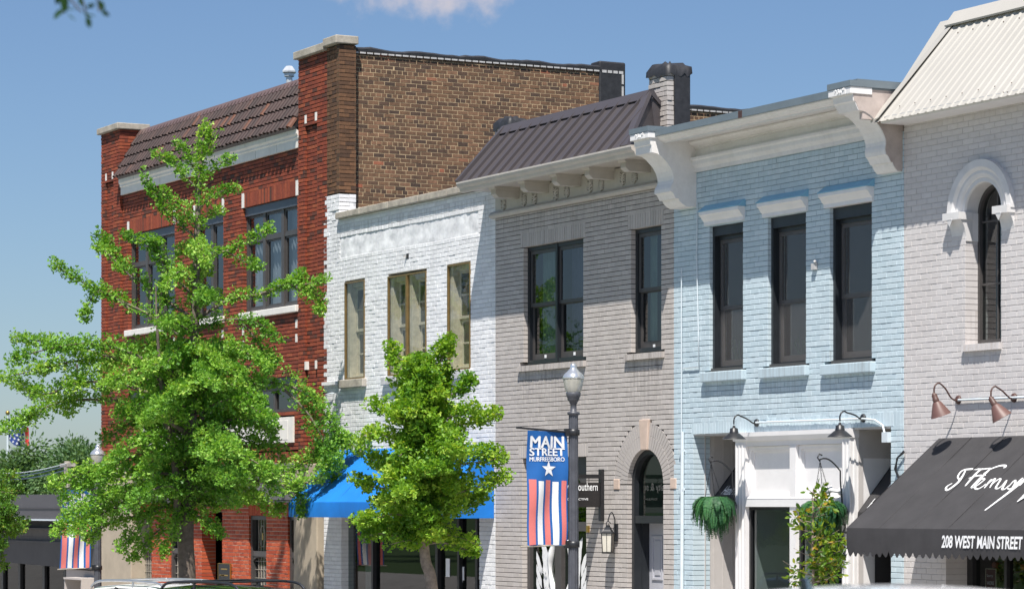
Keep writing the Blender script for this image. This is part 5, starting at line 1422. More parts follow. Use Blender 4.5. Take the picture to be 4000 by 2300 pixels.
# security camera
q = P(3262, 1918, -.03); sc_ = thing('security_camera', 'white security camera on the sill of the white shop front, right of the mullion', 'camera', q)
mb = MB(); ax = Vector((-.55,-.8,-.25)).normalized(); b_ = q+Vector((0,-.10,.02)); mb.lathe([(.001,-.06),(.04,-.055),(.05,0),(.052,.10),(.046,.12),(.001,.12)], b_, 18, axis=ax); mb.build('body', M['white_paint'], sc_)
mb = MB(); mb.lathe([(.040,.121),(.038,.126),(.001,.126)], b_, 16, axis=ax); mb.build('lens', M['black'], sc_)
mb = MB(); mb.tube([b_, q+Vector((.12,-.05,.0)), q+Vector((.16,-.01,.0))], .022, 8); mb.lathe([(.055,0),(.055,.03),(.001,.03)], q+Vector((.16,0,0)), 16, axis=(0,-1,0)); mb.build('mount', M['white_paint'], sc_)

# ================================================================= HANGING FERNS
fern_m = leaf_mat('fern leaf', [(0,(.018,.080,.030)),(.5,(.036,.135,.048)),(1,(.075,.21,.060))], .25)
def hanging_fern(hook_px, basket_px, label, bot_px, seed, hx, yout):
    base = Vector((hx, -.04, Z(hook_px[0], hook_px[1], -.04)))
    root = thing('hanging_fern', label, 'hanging plant', base, 'hanging ferns on the white shop front')
    r = random.Random(seed)
    bz = P(basket_px[0], basket_px[1], yout).z; c = Vector((hx, yout, bz))
    cz = Z(basket_px[0], bot_px, yout)
    mb = MB()                                     # hooked bracket
    ztop = base.z+.30
    pts = [base+Vector((0,0,-.26)), base+Vector((0,-.02,.0)), base+Vector((0,-.04,.20))]
    for t in np.linspace(0,1,8): pts.append(Vector((hx, -.08+(yout+.03)*t, ztop+.02+.16*math.sin(t*2.0))))
    pts += [Vector((hx,yout-.05,ztop+.14)), Vector((hx,yout-.09,ztop+.19)), Vector((hx,yout-.06,ztop+.235)), Vector((hx,yout-.02,ztop+.22))]
    mb.tube(pts, .011, 6); mb.build('hook_bracket', M['iron'], root)
    mb = MB(); hk = Vector((hx,yout-.05,ztop+.13))
    for k in range(3):
        a = 2.1*k+.4; e = c+Vector((math.cos(a)*.15, math.sin(a)*.15, .02)); n_ = 14
        for i in range(n_):
            p = hk+(e-hk)*(i+.5)/n_; d_ = (e-hk).normalized(); s_ = d_.cross(Vector((0,1,0) if i%2 else (1,0,0))).normalized()
            L_ = (e-hk).length/n_*.62; mb.tube([p-d_*L_, p+s_*.008, p+d_*L_, p-s_*.008, p-d_*L_], .003, 3)
    mb.build('chain', M['iron'], root)
    mb = MB(); mb.lathe([(.001,-.18),(.08,-.16),(.15,-.06),(.17,0),(.15,.0)], c, 16); mb.build('basket', M['black'], root)
    vs = []; fs = []; bv = []
    hgt = bz-cz
    for i in range(210):
        a = r.uniform(0, 2*math.pi); reach = r.uniform(.05,.27); L_ = hgt*max(.22, 1.08-2.2*max(0,reach-.09))*r.uniform(.4,1.0)
        start = c+Vector((math.cos(a)*.05, math.sin(a)*.05, .02))
        n_ = 18; pts = []
        for k in range(n_+1):
            t = k/n_; x = 1-(1-t)**2.2
            pts.append(start+Vector((math.cos(a)*reach*x, math.sin(a)*reach*x, .10*math.sin(min(1,t*2.6)*math.pi*.62)-L_*t**1.6)))
        tone = r.random()**1.3
        side = Vector((-math.sin(a), math.cos(a), 0))
        for k in range(n_):
            d_ = (pts[k+1]-pts[k]).normalized(); w_ = .052*math.sin(math.pi*(.12+.86*k/n_))**.7
            nn = d_.cross(side).normalized()
            for sgn in (-1,1):
                for h_ in (0,.5):
                    b_ = pts[k]+(pts[k+1]-pts[k])*h_; tip = b_+side*sgn*w_+d_*.018-nn*.012*r.uniform(-.3,1)
                    o = len(vs); vs += [b_, b_+d_*.016+side*sgn*w_*.45, tip, b_-d_*.006+side*sgn*w_*.5]; fs.append((o,o+1,o+2,o+3)); bv += [min(1,max(0,tone+r.uniform(-.2,.2)))]*4
    link_mesh('fronds', vs, np.array(fs), fern_m, root, None, None, 0, bv)
    return root
hanging_fern((2876,1935), (2795,1965), 'bushy hanging fern at the left corner of the white shop front', 2135, 5, S(2868,-.05), DEP(2790, S(2868,-.05)))
hanging_fern((3295,1935), (3215,1985), 'bushy hanging fern behind the sapling at the right corner of the white shop front', 2130, 6, S(3290,-.05), DEP(3216, S(3290,-.05)))
# wine bottles on the rack
bm = mat('dark bottle glass', (.012,.018,.010), .12, .1, 5); lm = mat('cream wine label', (.62,.56,.42), .6, .1, 9); rm = mat('red wine label', (.45,.06,.03), .6, .1, 9)
bp = [((3958,2145),'cream'),((3958,2186),'cream'),((3958,2231),'cream'),((3900,2208),'red'),((3908,2252),'cream'),((4012,2215),'red')]
for i, ((px, py), c_) in enumerate(bp):
    y = .62; q = P(px, py, y); root = thing('wine_bottle', 'dark wine bottle lying on its side in the shop window of the warm grey building', 'bottle', q, 'wine bottles in the shop window')
    ax = Vector((1,0,-.12)).normalized(); ang = .0
    mb = MB(); mb.lathe([(.001,-.11),(.036,-.105),(.037,.06),(.030,.09),(.015,.12),(.014,.19),(.001,.19)], q, 16, axis=ax); mb.build('bottle_glass', bm, root)
    mb = MB(); mb.lathe([(.038,-.085),(.038,.04)], q, 16, axis=ax); mb.build('label', lm if c_ == 'cream' else rm, root)
    if c_ == 'red': root['label'] = 'wine bottle with a red label lying in the shop window of the warm grey building'
q = P(3873, 2265, .44); mb = MB(); mb.box(q.x-.10, q.x+.10, .43, .45, q.z-.45, q.z+.14); cs_ = mb.build('closed_sign', mat('maroon sign', (.11,.012,.015), .5)); tag(cs_, 'maroon sign with white lettering behind the shop glass of the warm grey building', 'sign')
for t_, zz, w_ in (('Sorry',.03,.12),("WE'RE",-.055,.14),('CLOSED',-.17,.15)): text_mesh('lettering', t_, cs_, M['white_lettering'], (q.x-.07, .427, q.z+zz), (1,0,0), (0,0,1), w_, .045, .008)
mb = MB(); bars(mb, q.x-.105, q.x+.105, q.z-.455, q.z+.145, .425, .44, .010); mb.build('sign_border', lm, cs_)

# ================================================================= STREET LAMPS AND BANNERS
lens_m = glass_mat('lamp globe glass', (.93,.93,.90), 1.45, .12)
globe_m = mat('prismatic lamp refractor', (.70,.68,.60), .18, .12, 10, bump=.0)
globe_m.node_tree.nodes['Principled BSDF'].inputs['Transmission Weight'].default_value = .45
dome_m = mat('polished lamp cap', (.75,.77,.78), .18, .06, 6, metal=.75)
def street_lamp(label, x, y, z0, group):
    root = thing('street_lamp', label, 'street lamp', (x,y,z0), group); b = Vector((x,y,z0))
    mb = MB(); mb.lathe([(.21,0),(.21,.10),(.17,.14),(.16,.55),(.12,.68),(.095,.75)], b, 24); mb.build('base', M['pole_metal'], root)
    mb = MB(); n = 48; k = 12
    prof = [(.078,.7),(.064,4.20)]
    mb.lathe(prof, b, n, flute=.16, nf=k)
    mb.build('pole', M['pole_metal'], root)
    mb = MB(); mb.lathe([(.064,4.18),(.083,4.20),(.083,4.225),(.042,4.235),(.040,4.33),(.052,4.34),(.052,4.355),(.066,4.37),(.080,4.395),(.080,4.415),(.092,4.43),(.100,4.475),(.095,4.485),(.001,4.485)], b, 24)
    mb.build('lamp_holder', M['pole_metal'], root)
    mb = MB(); mb.lathe([(.092,4.485),(.106,4.51),(.122,4.57),(.137,4.64),(.139,4.675)], b, 32, flute=.03, nf=16); mb.build('globe', globe_m, root)
    mb = MB(); mb.lathe([(.141,4.670),(.148,4.68),(.141,4.695),(.130,4.72),(.106,4.748),(.084,4.762),(.078,4.772),(.058,4.790),(.045,4.810),(.042,4.825),(.044,4.843),(.035,4.862),(.015,4.873),(.001,4.875)], b, 32); mb.build('globe_cap', dome_m, root)
    return root
ban_blue = mat('banner blue cloth', (.006,.10,.34), .8, .10, 5); ban_red = mat('banner faded coral cloth', (.62,.165,.15), .8, .08, 6); ban_white = mat('banner white cloth', (.74,.75,.76), .8, .05, 6)
def banner(label, lx, ly, zt, zb, group, letters=True, lean=.0, ph=0.0):
    """banner held between two rods that reach from the post towards the street"""
    root = thing('street_banner', label, 'banner', (lx, ly-.4, zb), group)
    W_, y0 = .60, ly-.095                       # y0: edge next to the post
    def pt(u, v):
        """u 0..1 away from the post, v 0..1 upward"""
        yy = y0-W_*u+lean*(1-v)*-.06; zz = zb+(zt-zb)*v+(.035*u*(1 if v > .5 else -1)*.6)-.01*math.sin(u*6)*(v < .03)
        xx = lx+.022*math.sin(u*9+v*2.5+ph)*(.35+.65*math.sin(math.pi*v))+.012*math.sin(v*11+u*3+ph)
        return Vector((xx, yy, zz))
    def patch(name, u0, u1, v0, v1, m, off=0.0, nu=6, nv=36, parent=root):
        vs = [pt(u0+(u1-u0)*i/nu, v0+(v1-v0)*j/nv)+Vector((off,0,0)) for j in range(nv+1) for i in range(nu+1)]
        mb = MB(); mb.add(vs, [(j*(nu+1)+i, j*(nu+1)+i+1, (j+1)*(nu+1)+i+1, (j+1)*(nu+1)+i) for j in range(nv) for i in range(nu)], 0, True)
        return mb.build(name, m, parent)
    cl = patch('cloth', 0, 1, 0, 1, ban_blue, 0, 24, 48)
    for sgn in (1, -1):
        for i, (u0, u1, m) in enumerate(((.04,.155,ban_red),(.22,.365,ban_white),(.42,.555,ban_red),(.61,.75,ban_white),(.80,.96,ban_red))):
            patch('stripe', u0, u1, .005, .555+.012*(i % 2 == 0), m, sgn*.004, 6, 36, cl)
        # star
        mb = MB(); c = pt(.47,.665); vs = []
        for k in range(10):
            a = math.pi/2+k*math.pi/5; rr = .115 if k % 2 == 0 else .046
            u = .47-sgn*0-rr*math.cos(a)/W_; v = .665+rr*math.sin(a)/(zt-zb); vs.append(pt(u, v)+Vector((sgn*.005,0,0)))
        mb.add([c+Vector((sgn*.005,0,0))]+vs, [(0,1+k,1+(k+1)%10) for k in range(10)]); mb.build('star', ban_white, cl)
    if letters:
        for t_, v0, h_, u0, u1, b_ in (('MAIN',.848,.150,.92,.09,.007),('STREET',.776,.100,.93,.08,.005),('MURFREESBORO',.727,.056,.93,.09,.002)):
            o = pt(u0, v0)
            tx = text_mesh('lettering', t_, cl, ban_white, (lx, o.y, o.z), (0,1,.0), (0,0,1), (u0-u1)*W_, h_, 0, strike=((b_,0),(-b_,0),(0,b_*.7)))
            for vv in tx.data.vertices:            # lay the letters on the rippled cloth
                wy = vv.co.y+ORIGIN[root.name].y; wz = vv.co.z+ORIGIN[root.name].z
                vv.co.x = pt((y0-wy)/W_, (wz-zb)/(zt-zb)).x+.009-ORIGIN[root.name].x
    mb = MB()
    mb.tube([(lx,ly-.04,zt-.0), (lx,ly-.86,zt+.055)], .014, 8)
    mb.build('top_rod', M['iron'], root)
    mb = MB(); mb.tube([(lx,ly-.04,zb+.0), (lx,ly-.80,zb-.025)], .012, 8); mb.build('bottom_rod', M['stone'], root)
    mb = MB()
    for zz in (zt, zb):
        mb = MB(); mb.lathe([(.078,-.04),(.084,-.038),(.084,.038),(.078,.04)], (lx,ly,zz), 20); mb.box(lx-.03, lx+.03, ly-.13, ly-.05, zz-.05, zz+.05); mb.build('clamp', M['iron'], root)
    return root
lA = P(2240, 1970, -2.6); zA = P(2240,1418,-2.6).z-4.875
street_lamp('grey black lamp post with glass globe in front of the grey brick building', lA.x, lA.y, zA, 'lamp posts along the pavement')
banner('blue banner with white lettering, star and stripes on the lamp post before the grey building', lA.x, lA.y, P(2213,1688,-2.7).z, P(2208,2125,-2.7).z, 'street banners')
lB = P(382, 1970, -2.5); zB = P(382,1734,-2.5).z-4.875
street_lamp('grey black lamp post half hidden by the large ginkgo, beside the tan column', lB.x, lB.y, zB, 'lamp posts along the pavement')
banner('blue striped street banner hanging partly behind the large ginkgo, left end of the row', lB.x, lB.y, P(345,1915,-2.6).z, P(345,2215,-2.6).z, 'street banners', True, 1.0, 1.7)

# ================================================================= TREES
ginkgo_leaf = leaf_mat('ginkgo leaf', [(0,(.060,.175,.020)),(.35,(.140,.325,.036)),(.7,(.245,.455,.058)),(1,(.44,.60,.12))], .34)
ginkgo_leaf2 = leaf_mat('young ginkgo leaf', [(0,(.060,.175,.016)),(.35,(.150,.320,.026)),(.7,(.260,.440,.042)),(1,(.50,.62,.085))], .38)
dark_leaf = leaf_mat('broad tree leaf', [(0,(.020,.060,.016)),(.5,(.040,.105,.024)),(1,(.085,.16,.035))], .30)
small_leaf = leaf_mat('small toothed leaf', [(0,(.048,.14,.02)),(.5,(.105,.25,.03)),(.9,(.19,.35,.045)),(1,(.30,.30,.05))], .38)
sap_leaf = leaf_mat('sapling leaf', [(0,(.055,.14,.012)),(.5,(.115,.22,.016)),(.85,(.22,.30,.025)),(1,(.42,.26,.03))], .40)
far_leaf = leaf_mat('far tree leaf', [(0,(.045,.11,.042)),(.5,(.095,.185,.062)),(1,(.17,.27,.09))], .28)
bark = mat('grey brown furrowed bark', (.16,.125,.10), .9, .5, 9, bump=1.0, bscale=22, var2=(.070,.055,.046))
bark_pale = mat('pale young bark', (.30,.24,.19), .85, .4, 12, bump=.5, bscale=30, var2=(.17,.13,.10))

FAN = [(0,0,0),(-.16,.42,.03),(-.52,.66,.10),(-.36,.93,.06),(0,.80,-.03),(.36,.93,.06),(.52,.66,.10),(.16,.42,.03)]
FANF = [(0,1,4,7),(1,2,3,4),(7,4,5,6)]
OVAL = [(0,0,0),(-.24,.35,.07),(-.20,.72,.06),(0,1.0,0),(.20,.72,.06),(.24,.35,.07)]
OVALF = [(0,1,2,3),(0,3,4,5)]
def leaves(name, pts, axes, sizes, m, parent, tmpl=FAN, tf=FANF, seed=1, tone=None, flat=.6):
    rng = np.random.default_rng(seed)
    p = np.asarray(pts); a = np.asarray(axes); n = len(p); sz = np.asarray(sizes)
    a = a/np.linalg.norm(a, axis=1, keepdims=True)
    nr = rng.normal(size=(n,3)); nr[:,2] += flat*2.2; nr -= (nr*a).sum(1, keepdims=True)*a
    nr /= np.linalg.norm(nr, axis=1, keepdims=True)
    b = np.cross(a, nr)
    T = np.array(tmpl); k = len(T)
    vs = p[:,None,:]+sz[:,None,None]*(T[None,:,0:1]*b[:,None,:]+T[None,:,1:2]*a[:,None,:]+T[None,:,2:3]*nr[:,None,:])
    vs = vs.reshape(-1,3)
    F = np.array(tf); fs = (F[None]+k*np.arange(n)[:,None,None]).reshape(-1,F.shape[1])
    t = rng.random(n) if tone is None else np.clip(np.asarray(tone)+rng.normal(0,.17,n), 0, 1)
    return link_mesh(name, vs, fs, m, parent, None, None, 0, np.repeat(t, k))
def spline(pts, k=6):
    pts = [Vector(p) for p in pts]; out = []
    for i in range(len(pts)-1):
        a = pts[max(i-1,0)]; b = pts[i]; c = pts[i+1]; d = pts[min(i+2,len(pts)-1)]
        for j in range(k):
            t = j/k; out.append(.5*((2*b)+(c-a)*t+(2*a-5*b+4*c-d)*t*t+(3*b-a-3*c+d)*t**3))
    out.append(pts[-1]); return out
def rv(r): 
    v = Vector((r.gauss(0,1), r.gauss(0,1), r.gauss(0,1))); return v.normalized()
def branch_foliage(path, rad, dens, r, out, leafsize, t0=.12, cl=9, up=.35, twig=.30, droop=0.0):
    """short twigs all along a branch, each ending in tufts of leaves"""
    L_ = sum((path[i+1]-path[i]).length for i in range(len(path)-1))
    n = int(L_*dens)
    tone_b = r.uniform(.32,.68)
    for i in range(n):
        t = t0+(1-t0)*r.random(); f = t*(len(path)-1); k = min(int(f), len(path)-2); p = path[k]+(path[k+1]-path[k])*(f-k)
        d = (path[k+1]-path[k]).normalized()
        taper = (1-.55*t)
        v = rv(r); v.z = abs(v.z)*up+v.z*(1-up)-droop; v = (v+d*.5).normalized()
        ln = rad*taper*(r.random()**.6)
        q = p+v*ln
        tone = tone_b+r.uniform(-.16,.16)
        m = max(3, int(cl*r.uniform(.6,1.4)))
        for j in range(m):
            o = rv(r); ps = q+o*r.uniform(.01,.075)
            ax = (o+v*.5+Vector((0,0,r.uniform(-.5,.35)))).normalized()
            out[0].append(ps); out[1].append(ax); out[2].append(leafsize*r.uniform(.7,1.2)); out[3].append(tone)

# ---- the large ginkgo
TT = 50.1
r = random.Random(77)
def K(zx, zy, e=0.0): return PT(zx*1.58, zy*1.58, TT+e)
base = K(465, 1520); base.z = street_z(base.x)
gk = thing('ginkgo_tree', 'large ginkgo with long spreading branches in front of the red brick building', 'tree', base)
mb = MB()
trunk = spline([base, K(463,1440), K(459,1340), K(462,1260), K(470,1180), K(472,1080), K(474,960), K(480,840), K(484,720), K(487,600), K(491,480), K(497,390), K(505,312)], 5)
tr_r = [.15*(1-i/(len(trunk)-1))**.85+.012 for i in range(len(trunk))]
tr_r[0] = .17; tr_r[1] = .155
mb.tube(trunk, tr_r, 14)
stem2 = spline([K(455,1350,.0), K(440,1290,-.1), K(437,1200,-.25), K(425,1100,-.3), K(405,1000,-.3), K(395,900,-.3), K(388,800,-.3), K(385,700,-.3)], 5)
mb.tube(stem2, [.075*(1-i/(len(stem2)-1))+.010 for i in range(len(stem2))], 10)
mb.tube(spline([K(470,1078), K(455,1065,-.3), K(430,1050,-.6), K(418,1032,-.75)]), [.055,.055,.05,.05,.05,.05,.045,.045,.045,.045,.04,.04,.04,.04,.04,.038,.038,.038,.036], 8)
B = [
 ([(468,1200),(330,1235),(220,1270),(140,1315)], .2, .38), ([(466,1180),(330,1160),(220,1165),(132,1200)], -.6, .36),
 ([(462,1090),(330,1000),(170,990),(85,1022),(15,1058)], .3, .34), ([(470,1010),(320,955),(200,945),(110,975),(45,950)], -.5, .30),
 ([(475,1000),(330,900),(210,890),(110,910),(5,935)], .2, .36), ([(300,890),(200,862),(110,845),(40,835)], .2, .26), ([(476,960),(340,880),(230,850),(130,860),(25,890)], -.7, .30), ([(190,900),(190,980),(160,1020)], .1, .24),
 ([(480,860),(390,790),(270,730),(190,690),(128,650)], .1, .27), ([(330,770),(250,720),(215,760),(210,785)], .1, .2),
 ([(482,790),(380,720),(300,650),(245,580)], .5, .26), ([(330,690),(270,630),(235,605)], .4, .2), ([(484,740),(420,670),(370,610),(310,580)], -.3, .26), ([(390,800),(400,700),(390,610),(360,590)], -.3, .22),
 ([(489,590),(440,550),(395,500),(358,432)], .2, .20), ([(490,560),(440,505),(400,470)], -.4, .22), ([(492,470),(450,430),(420,395),(382,383)], -.2, .17), ([(494,440),(470,400),(440,350)], .2, .16),
 ([(500,400),(520,350),(540,325)], 0, .13), ([(503,350),(508,320),(505,312)], 0, .12), ([(493,450),(530,410),(572,392)], .2, .17), ([(491,520),(530,480),(592,463)], -.3, .18), ([(490,560),(520,530),(545,520)], .2, .2),
 ([(487,660),(530,630),(590,610),(640,580),(672,566)], .2, .24), ([(560,620),(610,650),(640,655)], .1, .2), ([(485,790),(570,740),(660,725),(730,700),(800,742)], .2, .24), ([(640,728),(700,705),(740,690),(750,672)], .2, .17), ([(720,705),(770,700),(806,685)], .2, .15), ([(730,710),(770,740),(795,770)], .2, .15),
 ([(484,820),(560,790),(640,800),(690,845)], -.5, .26), ([(600,800),(640,850),(660,900),(650,940)], -.4, .24),
 ([(478,930),(540,880),(620,870),(690,900)], .3, .28),
 ([(474,1060),(560,980),(660,945),(760,975),(820,1050),(850,1110)], .1, .42), ([(700,960),(760,1020),(800,1090),(830,1150)], -.3, .34), ([(820,1060),(860,1090),(920,1085)], .1, .16), ([(780,1080),(800,1130),(838,1195)], .1, .16),
 ([(473,1100),(560,1040),(640,1050),(700,1130)], .5, .32), ([(472,1130),(560,1110),(640,1150),(680,1220)], -.6, .3), ([(470,1180),(560,1190),(680,1180),(770,1130),(850,1085)], .2, .30), ([(640,1190),(720,1200),(790,1180),(810,1140)], -.3, .26), ([(700,1190),(740,1230),(745,1265)], .1, .18),
 ([(468,1230),(520,1250),(590,1240),(650,1225)], -.5, .22), ([(466,1260),(510,1290),(545,1320)], -.7, .16), ([(464,1270),(420,1290),(370,1330),(330,1380)], .1, .24), ([(462,1260),(400,1255),(340,1300),(300,1355)], -.4, .26), ([(466,1240),(430,1300),(405,1370)], -.7, .17), ([(460,1230),(350,1270),(260,1300),(215,1330)], -.2, .26), ([(400,1210),(300,1215),(230,1235),(165,1270)], -.9, .30), ([(330,1240),(250,1270),(190,1310)], -1.0, .26), ([(300,1150),(220,1190),(160,1230)], -.6, .30),
]
for zz in list(range(640, 900, 62))+list(range(900, 1260, 42)):                 # limbs that come towards and away from the street
    for sgn in (-1, 1):
        k = (zz-600)/660; L_ = (.9+1.2*k)*r.uniform(.8,1.1); dx = r.choice((-1,1))*r.uniform(50,150)*(.4+k*.8)
        B.append(([(478,zz),(478+dx*.45,zz-32+r.uniform(-10,10)),(478+dx,zz-20+r.uniform(-15,35))], sgn*L_, .26+.10*k))
for zz in range(880, 1250, 44):
    for sgn in (-1, 1):
        for far in (.45, .75):
            L_ = r.uniform(.5,1.5)*r.choice((-1,1)); x1_ = 470+sgn*far*r.uniform(230,300)
            B.append(([(472,zz+20),(472+(x1_-472)*.5,zz-25),(x1_,zz+r.uniform(-20,40))], L_, .30))
out = ([],[],[],[])
for pts, e, rad in B:
    n = len(pts)
    path = spline([K(x, y, e*(i/(n-1))) for i, (x, y) in enumerate(pts)], 6)
    L_ = sum((path[i+1]-path[i]).length for i in range(len(path)-1))
    r0 = min(.036, .010+.010*L_)
    mb.tube(path, [r0*(1-.85*i/(len(path)-1)) for i in range(len(path))], 7)
    low_ = min(1, max(0, (sum(y for x, y in pts)/n-760)/200))
    branch_foliage(path, rad*(.80+.22*low_), 42+20*low_, r, out, .062, .10 if n < 4 else .14, 10, .4)
branch_foliage(trunk[len(trunk)//2:], .18, 30, r, out, .066, .05, 9)
mb.build('trunk', bark, gk)
leaves('crown', out[0], out[1], out[2], ginkgo_leaf, gk, seed=7, tone=out[3])
print('ginkgo leaves', len(out[0]))

# ---- the young ginkgo
TT = 42.0
r = random.Random(99)
base = K(1078, 1520); base.z = street_z(base.x)
g2 = thing('ginkgo_tree', 'young ginkgo with a dense upright crown in front of the blue awning', 'tree', base)
mb = MB()
trunk = spline([base, K(1068,1455), K(1052,1385), K(1046,1300), K(1044,1180), K(1046,1060), K(1050,960), K(1060,900), K(1100,850)], 5)
mb.tube(trunk, [.085*(1-i/(len(trunk)-1))**.8+.010 for i in range(len(trunk))], 12)
out = ([],[],[],[])
B = [([(1046,1000),(1080,920),(1105,870),(1118,842)],0,.20),([(1048,1000),(1010,940),(975,900),(960,862)],.2,.22),([(1047,1010),(1030,950),(1000,900)],-.3,.24),([(1050,1000),(1085,960),(1110,920)],.3,.24),([(1046,1060),(1100,990),(1150,960),(1165,940)],0,.22),
 ([(1046,1120),(1120,1060),(1190,1040),(1240,1025)],.1,.24),([(1046,1080),(1120,1030),(1180,1010)],-.3,.24),([(1046,1180),(1130,1150),(1210,1140),(1255,1130)],.2,.26),([(1045,1240),(1130,1220),(1200,1200),(1260,1180)],-.2,.24),([(1046,1150),(1140,1120),(1215,1110)],-.4,.25),
 ([(1045,1300),(1110,1270),(1170,1250),(1215,1225)],.2,.24),([(1048,1345),(1100,1340),(1150,1355),(1180,1362)],0,.13),([(1047,1340),(1090,1320),(1150,1330),(1185,1345)],-.3,.18),
 ([(1045,1080),(990,1030),(940,1010),(912,1000)],.1,.24),([(1045,1130),(980,1090),(920,1070),(880,1080)],-.3,.26),([(1045,1180),(980,1160),(920,1140),(850,1095)],.1,.24),([(1045,1230),(970,1210),(900,1200),(872,1185)],.3,.25),([(1045,1280),(970,1270),(920,1280),(868,1285)],-.2,.22),([(1046,1330),(980,1310),(920,1300),(875,1290)],.2,.22),([(1047,1345),(980,1325),(930,1318),(890,1325)],0,.18),([(1048,1350),(1010,1335),(960,1345)],-.3,.16),([(1048,1350),(1000,1335),(975,1300)],.5,.2)]
for zz in range(930, 1345, 20):
    for sgn in (-1,1):
        k = min(1, (zz-880)/220, (1420-zz)/160)
        for _ in range(2):
            dx = r.uniform(-130,130)*k
            B.append(([(1046,zz),(1046+dx*.5,zz-25),(1046+dx,zz-22+r.uniform(-20,25))], sgn*k*r.uniform(.35,1.1), .27))
for pts, e, rad in B:
    pts = [(1046+(x-1046)*.93, y) for x, y in pts]; n = len(pts); path = spline([K(x, y, e*(i/(n-1))) for i, (x, y) in enumerate(pts)], 5)
    mb.tube(path, [.020*(1-.8*i/(len(path)-1)) for i in range(len(path))], 6)
    branch_foliage(path, rad, 60, r, out, .066, .12, 10, .5)
branch_foliage(trunk[12:], .2, 44, r, out, .066, .05, 9)
mb.build('trunk', bark_pale, g2)
leaves('crown', out[0], out[1], out[2], ginkgo_leaf2, g2, seed=8, tone=out[3])
print('young ginkgo leaves', len(out[0]))

# ---- sapling before the white shop front
TT = 36.0
r = random.Random(31)
base = K(2010, 1540); base.z = street_z(base.x)+.1
sp = thing('sapling', 'thin sapling with yellow green leaves in front of the white shop front', 'tree', base)
mb = MB(); tk = spline([base, K(2011,1440), K(2009,1350), K(2010,1260), K(2008,1230), K(2012,1205)], 5)
mb.tube(tk, [.022*(1-.8*i/(len(tk)-1)) for i in range(len(tk))], 7)
out = ([],[],[],[])
for i in range(46):
    zz = r.uniform(1215,1450); sgn = r.choice((-1,1,1)); k = min(1,(zz-1190)/110)
    L_ = r.uniform(20,78 if sgn > 0 else 62)*k if zz > 1225 else 12; bare = r.random() < .35 and sgn < 0 and zz > 1300
    x1_ = 2010+sgn*L_*(1.35 if bare else 1); y1_ = zz-r.uniform(5,38)*(1.0)
    e = r.uniform(-.5,.5)*k
    path = spline([K(2010,zz), K(2010+(x1_-2010)*.5, zz-(zz-y1_)*.35, e*.5), K(x1_, y1_, e)], 5)
    mb.tube(path, [.008*(1-.75*j/(len(path)-1)) for j in range(len(path))], 5)
    if not bare: branch_foliage(path, .085, 20, r, out, .085, .2, 1.6, .5)
    else: branch_foliage(path[:7], .06, 14, r, out, .085, .1, 2, .5)
mb.build('trunk', bark_pale, sp)
leaves('crown', out[0], out[1], out[2], sap_leaf, sp, OVAL, OVALF, 9, None, .4)

# ---- left edge street tree (nearer foliage entering the picture)
TT = 57.0
r = random.Random(17)
base = K(-60, 1540); base.z = street_z(base.x)
lt = thing('street_tree', 'bushy small leaved street tree at the left edge, before the dark low building', 'tree', base)
mb = MB(); tk = spline([base, K(-62,1400), K(-58,1250), K(-60,1120)], 5); mb.tube(tk, [.11*(1-.6*i/(len(tk)-1)) for i in range(len(tk))], 10)
out = ([],[],[],[])
for i in range(130):
    zz = r.uniform(1175,1410); a = r.uniform(0,6.28); k = 1-abs(zz-1270)/330
    L_ = r.uniform(60,165)*k
    dx = math.cos(a)*L_; e = math.sin(a)*L_*.0138*.6
    path = spline([K(-60,zz), K(-60+dx*.5,zz-22,e*.5), K(-60+dx,zz-12+r.uniform(-14,16),e)], 5)
    mb.tube(path, [.022*(1-.8*j/(len(path)-1)) for j in range(len(path))], 5)
    branch_foliage(path, .24, 46, r, out, .072, .2, 7, .3)
mb.build('trunk', bark, lt)
leaves('crown', out[0], out[1], out[2], small_leaf, lt, OVAL, OVALF, 10, out[3], .3)

# ---- big trees far behind the low building
def far_tree(name, label, px, py_top, py_bot, half, T_, seed, dens, col, leaf=.135, loose=0.0, group='trees far behind the low dark building'):
    r = random.Random(seed); c0 = PT(px, HOR, T_)
    base = Vector((c0.x, c0.y, street_z(-65)-.5)); zt = EYE+T_*(HOR-py_top)/FOC; hw = half*T_/FOC
    root = thing(name, label, 'tree', base, group)
    mb = MB(); mid = (zt+base.z)/2
    tk = spline([base, base+Vector((.1,0,(zt-base.z)*.35)), base+Vector((-.1,.1,(zt-base.z)*.75))], 5); mb.tube(tk, [.34*(1-.7*i/(len(tk)-1)) for i in range(len(tk))], 9)
    out = ([],[],[],[]); zc = base.z+(zt-base.z)*.56; hz = (zt-zc)
    for i in range(dens):
        v = rv(r); rr = r.uniform(.35,1)**.5
        bump = .80+.20*math.sin(v.x*5+seed)*math.cos(v.z*4+v.y*5)
        e = Vector((base.x+v.x*hw*rr*bump, base.y+v.y*hw*rr*bump, zc+v.z*hz*rr*bump))
        st = tk[min(len(tk)-1, 4+int(r.random()*6))]
        if i % 4 == 0: mb.tube([st, (st+e)/2+Vector((0,0,.3)), e], [.05,.035,.01], 5, cap=False)
        tone = r.uniform(.25,.75)
        cr_ = r.uniform(.4,.8)*(1-loose*.4)
        for j in range(int(190*(1-loose*.5))):
            o = rv(r); p = e+o*cr_*(r.random()**.5); out[0].append(p); out[1].append((o+Vector((0,0,-.3))).normalized()); out[2].append(leaf*r.uniform(.7,1.3)); out[3].append(tone)
    mb.build('trunk', bark, root)
    leaves('crown', out[0], out[1], out[2], col, root, OVAL, OVALF, seed, out[3], .5)
far_tree('broad_tree', 'broad dark green tree behind the low dark building, nearest the flagpole', 70, 1705, 2050, 165, 96, 201, 190, far_leaf)
far_tree('broad_tree', 'broad dark green tree behind the low dark building, right of the overhead wires', 300, 1690, 2050, 190, 92, 203, 210, far_leaf)
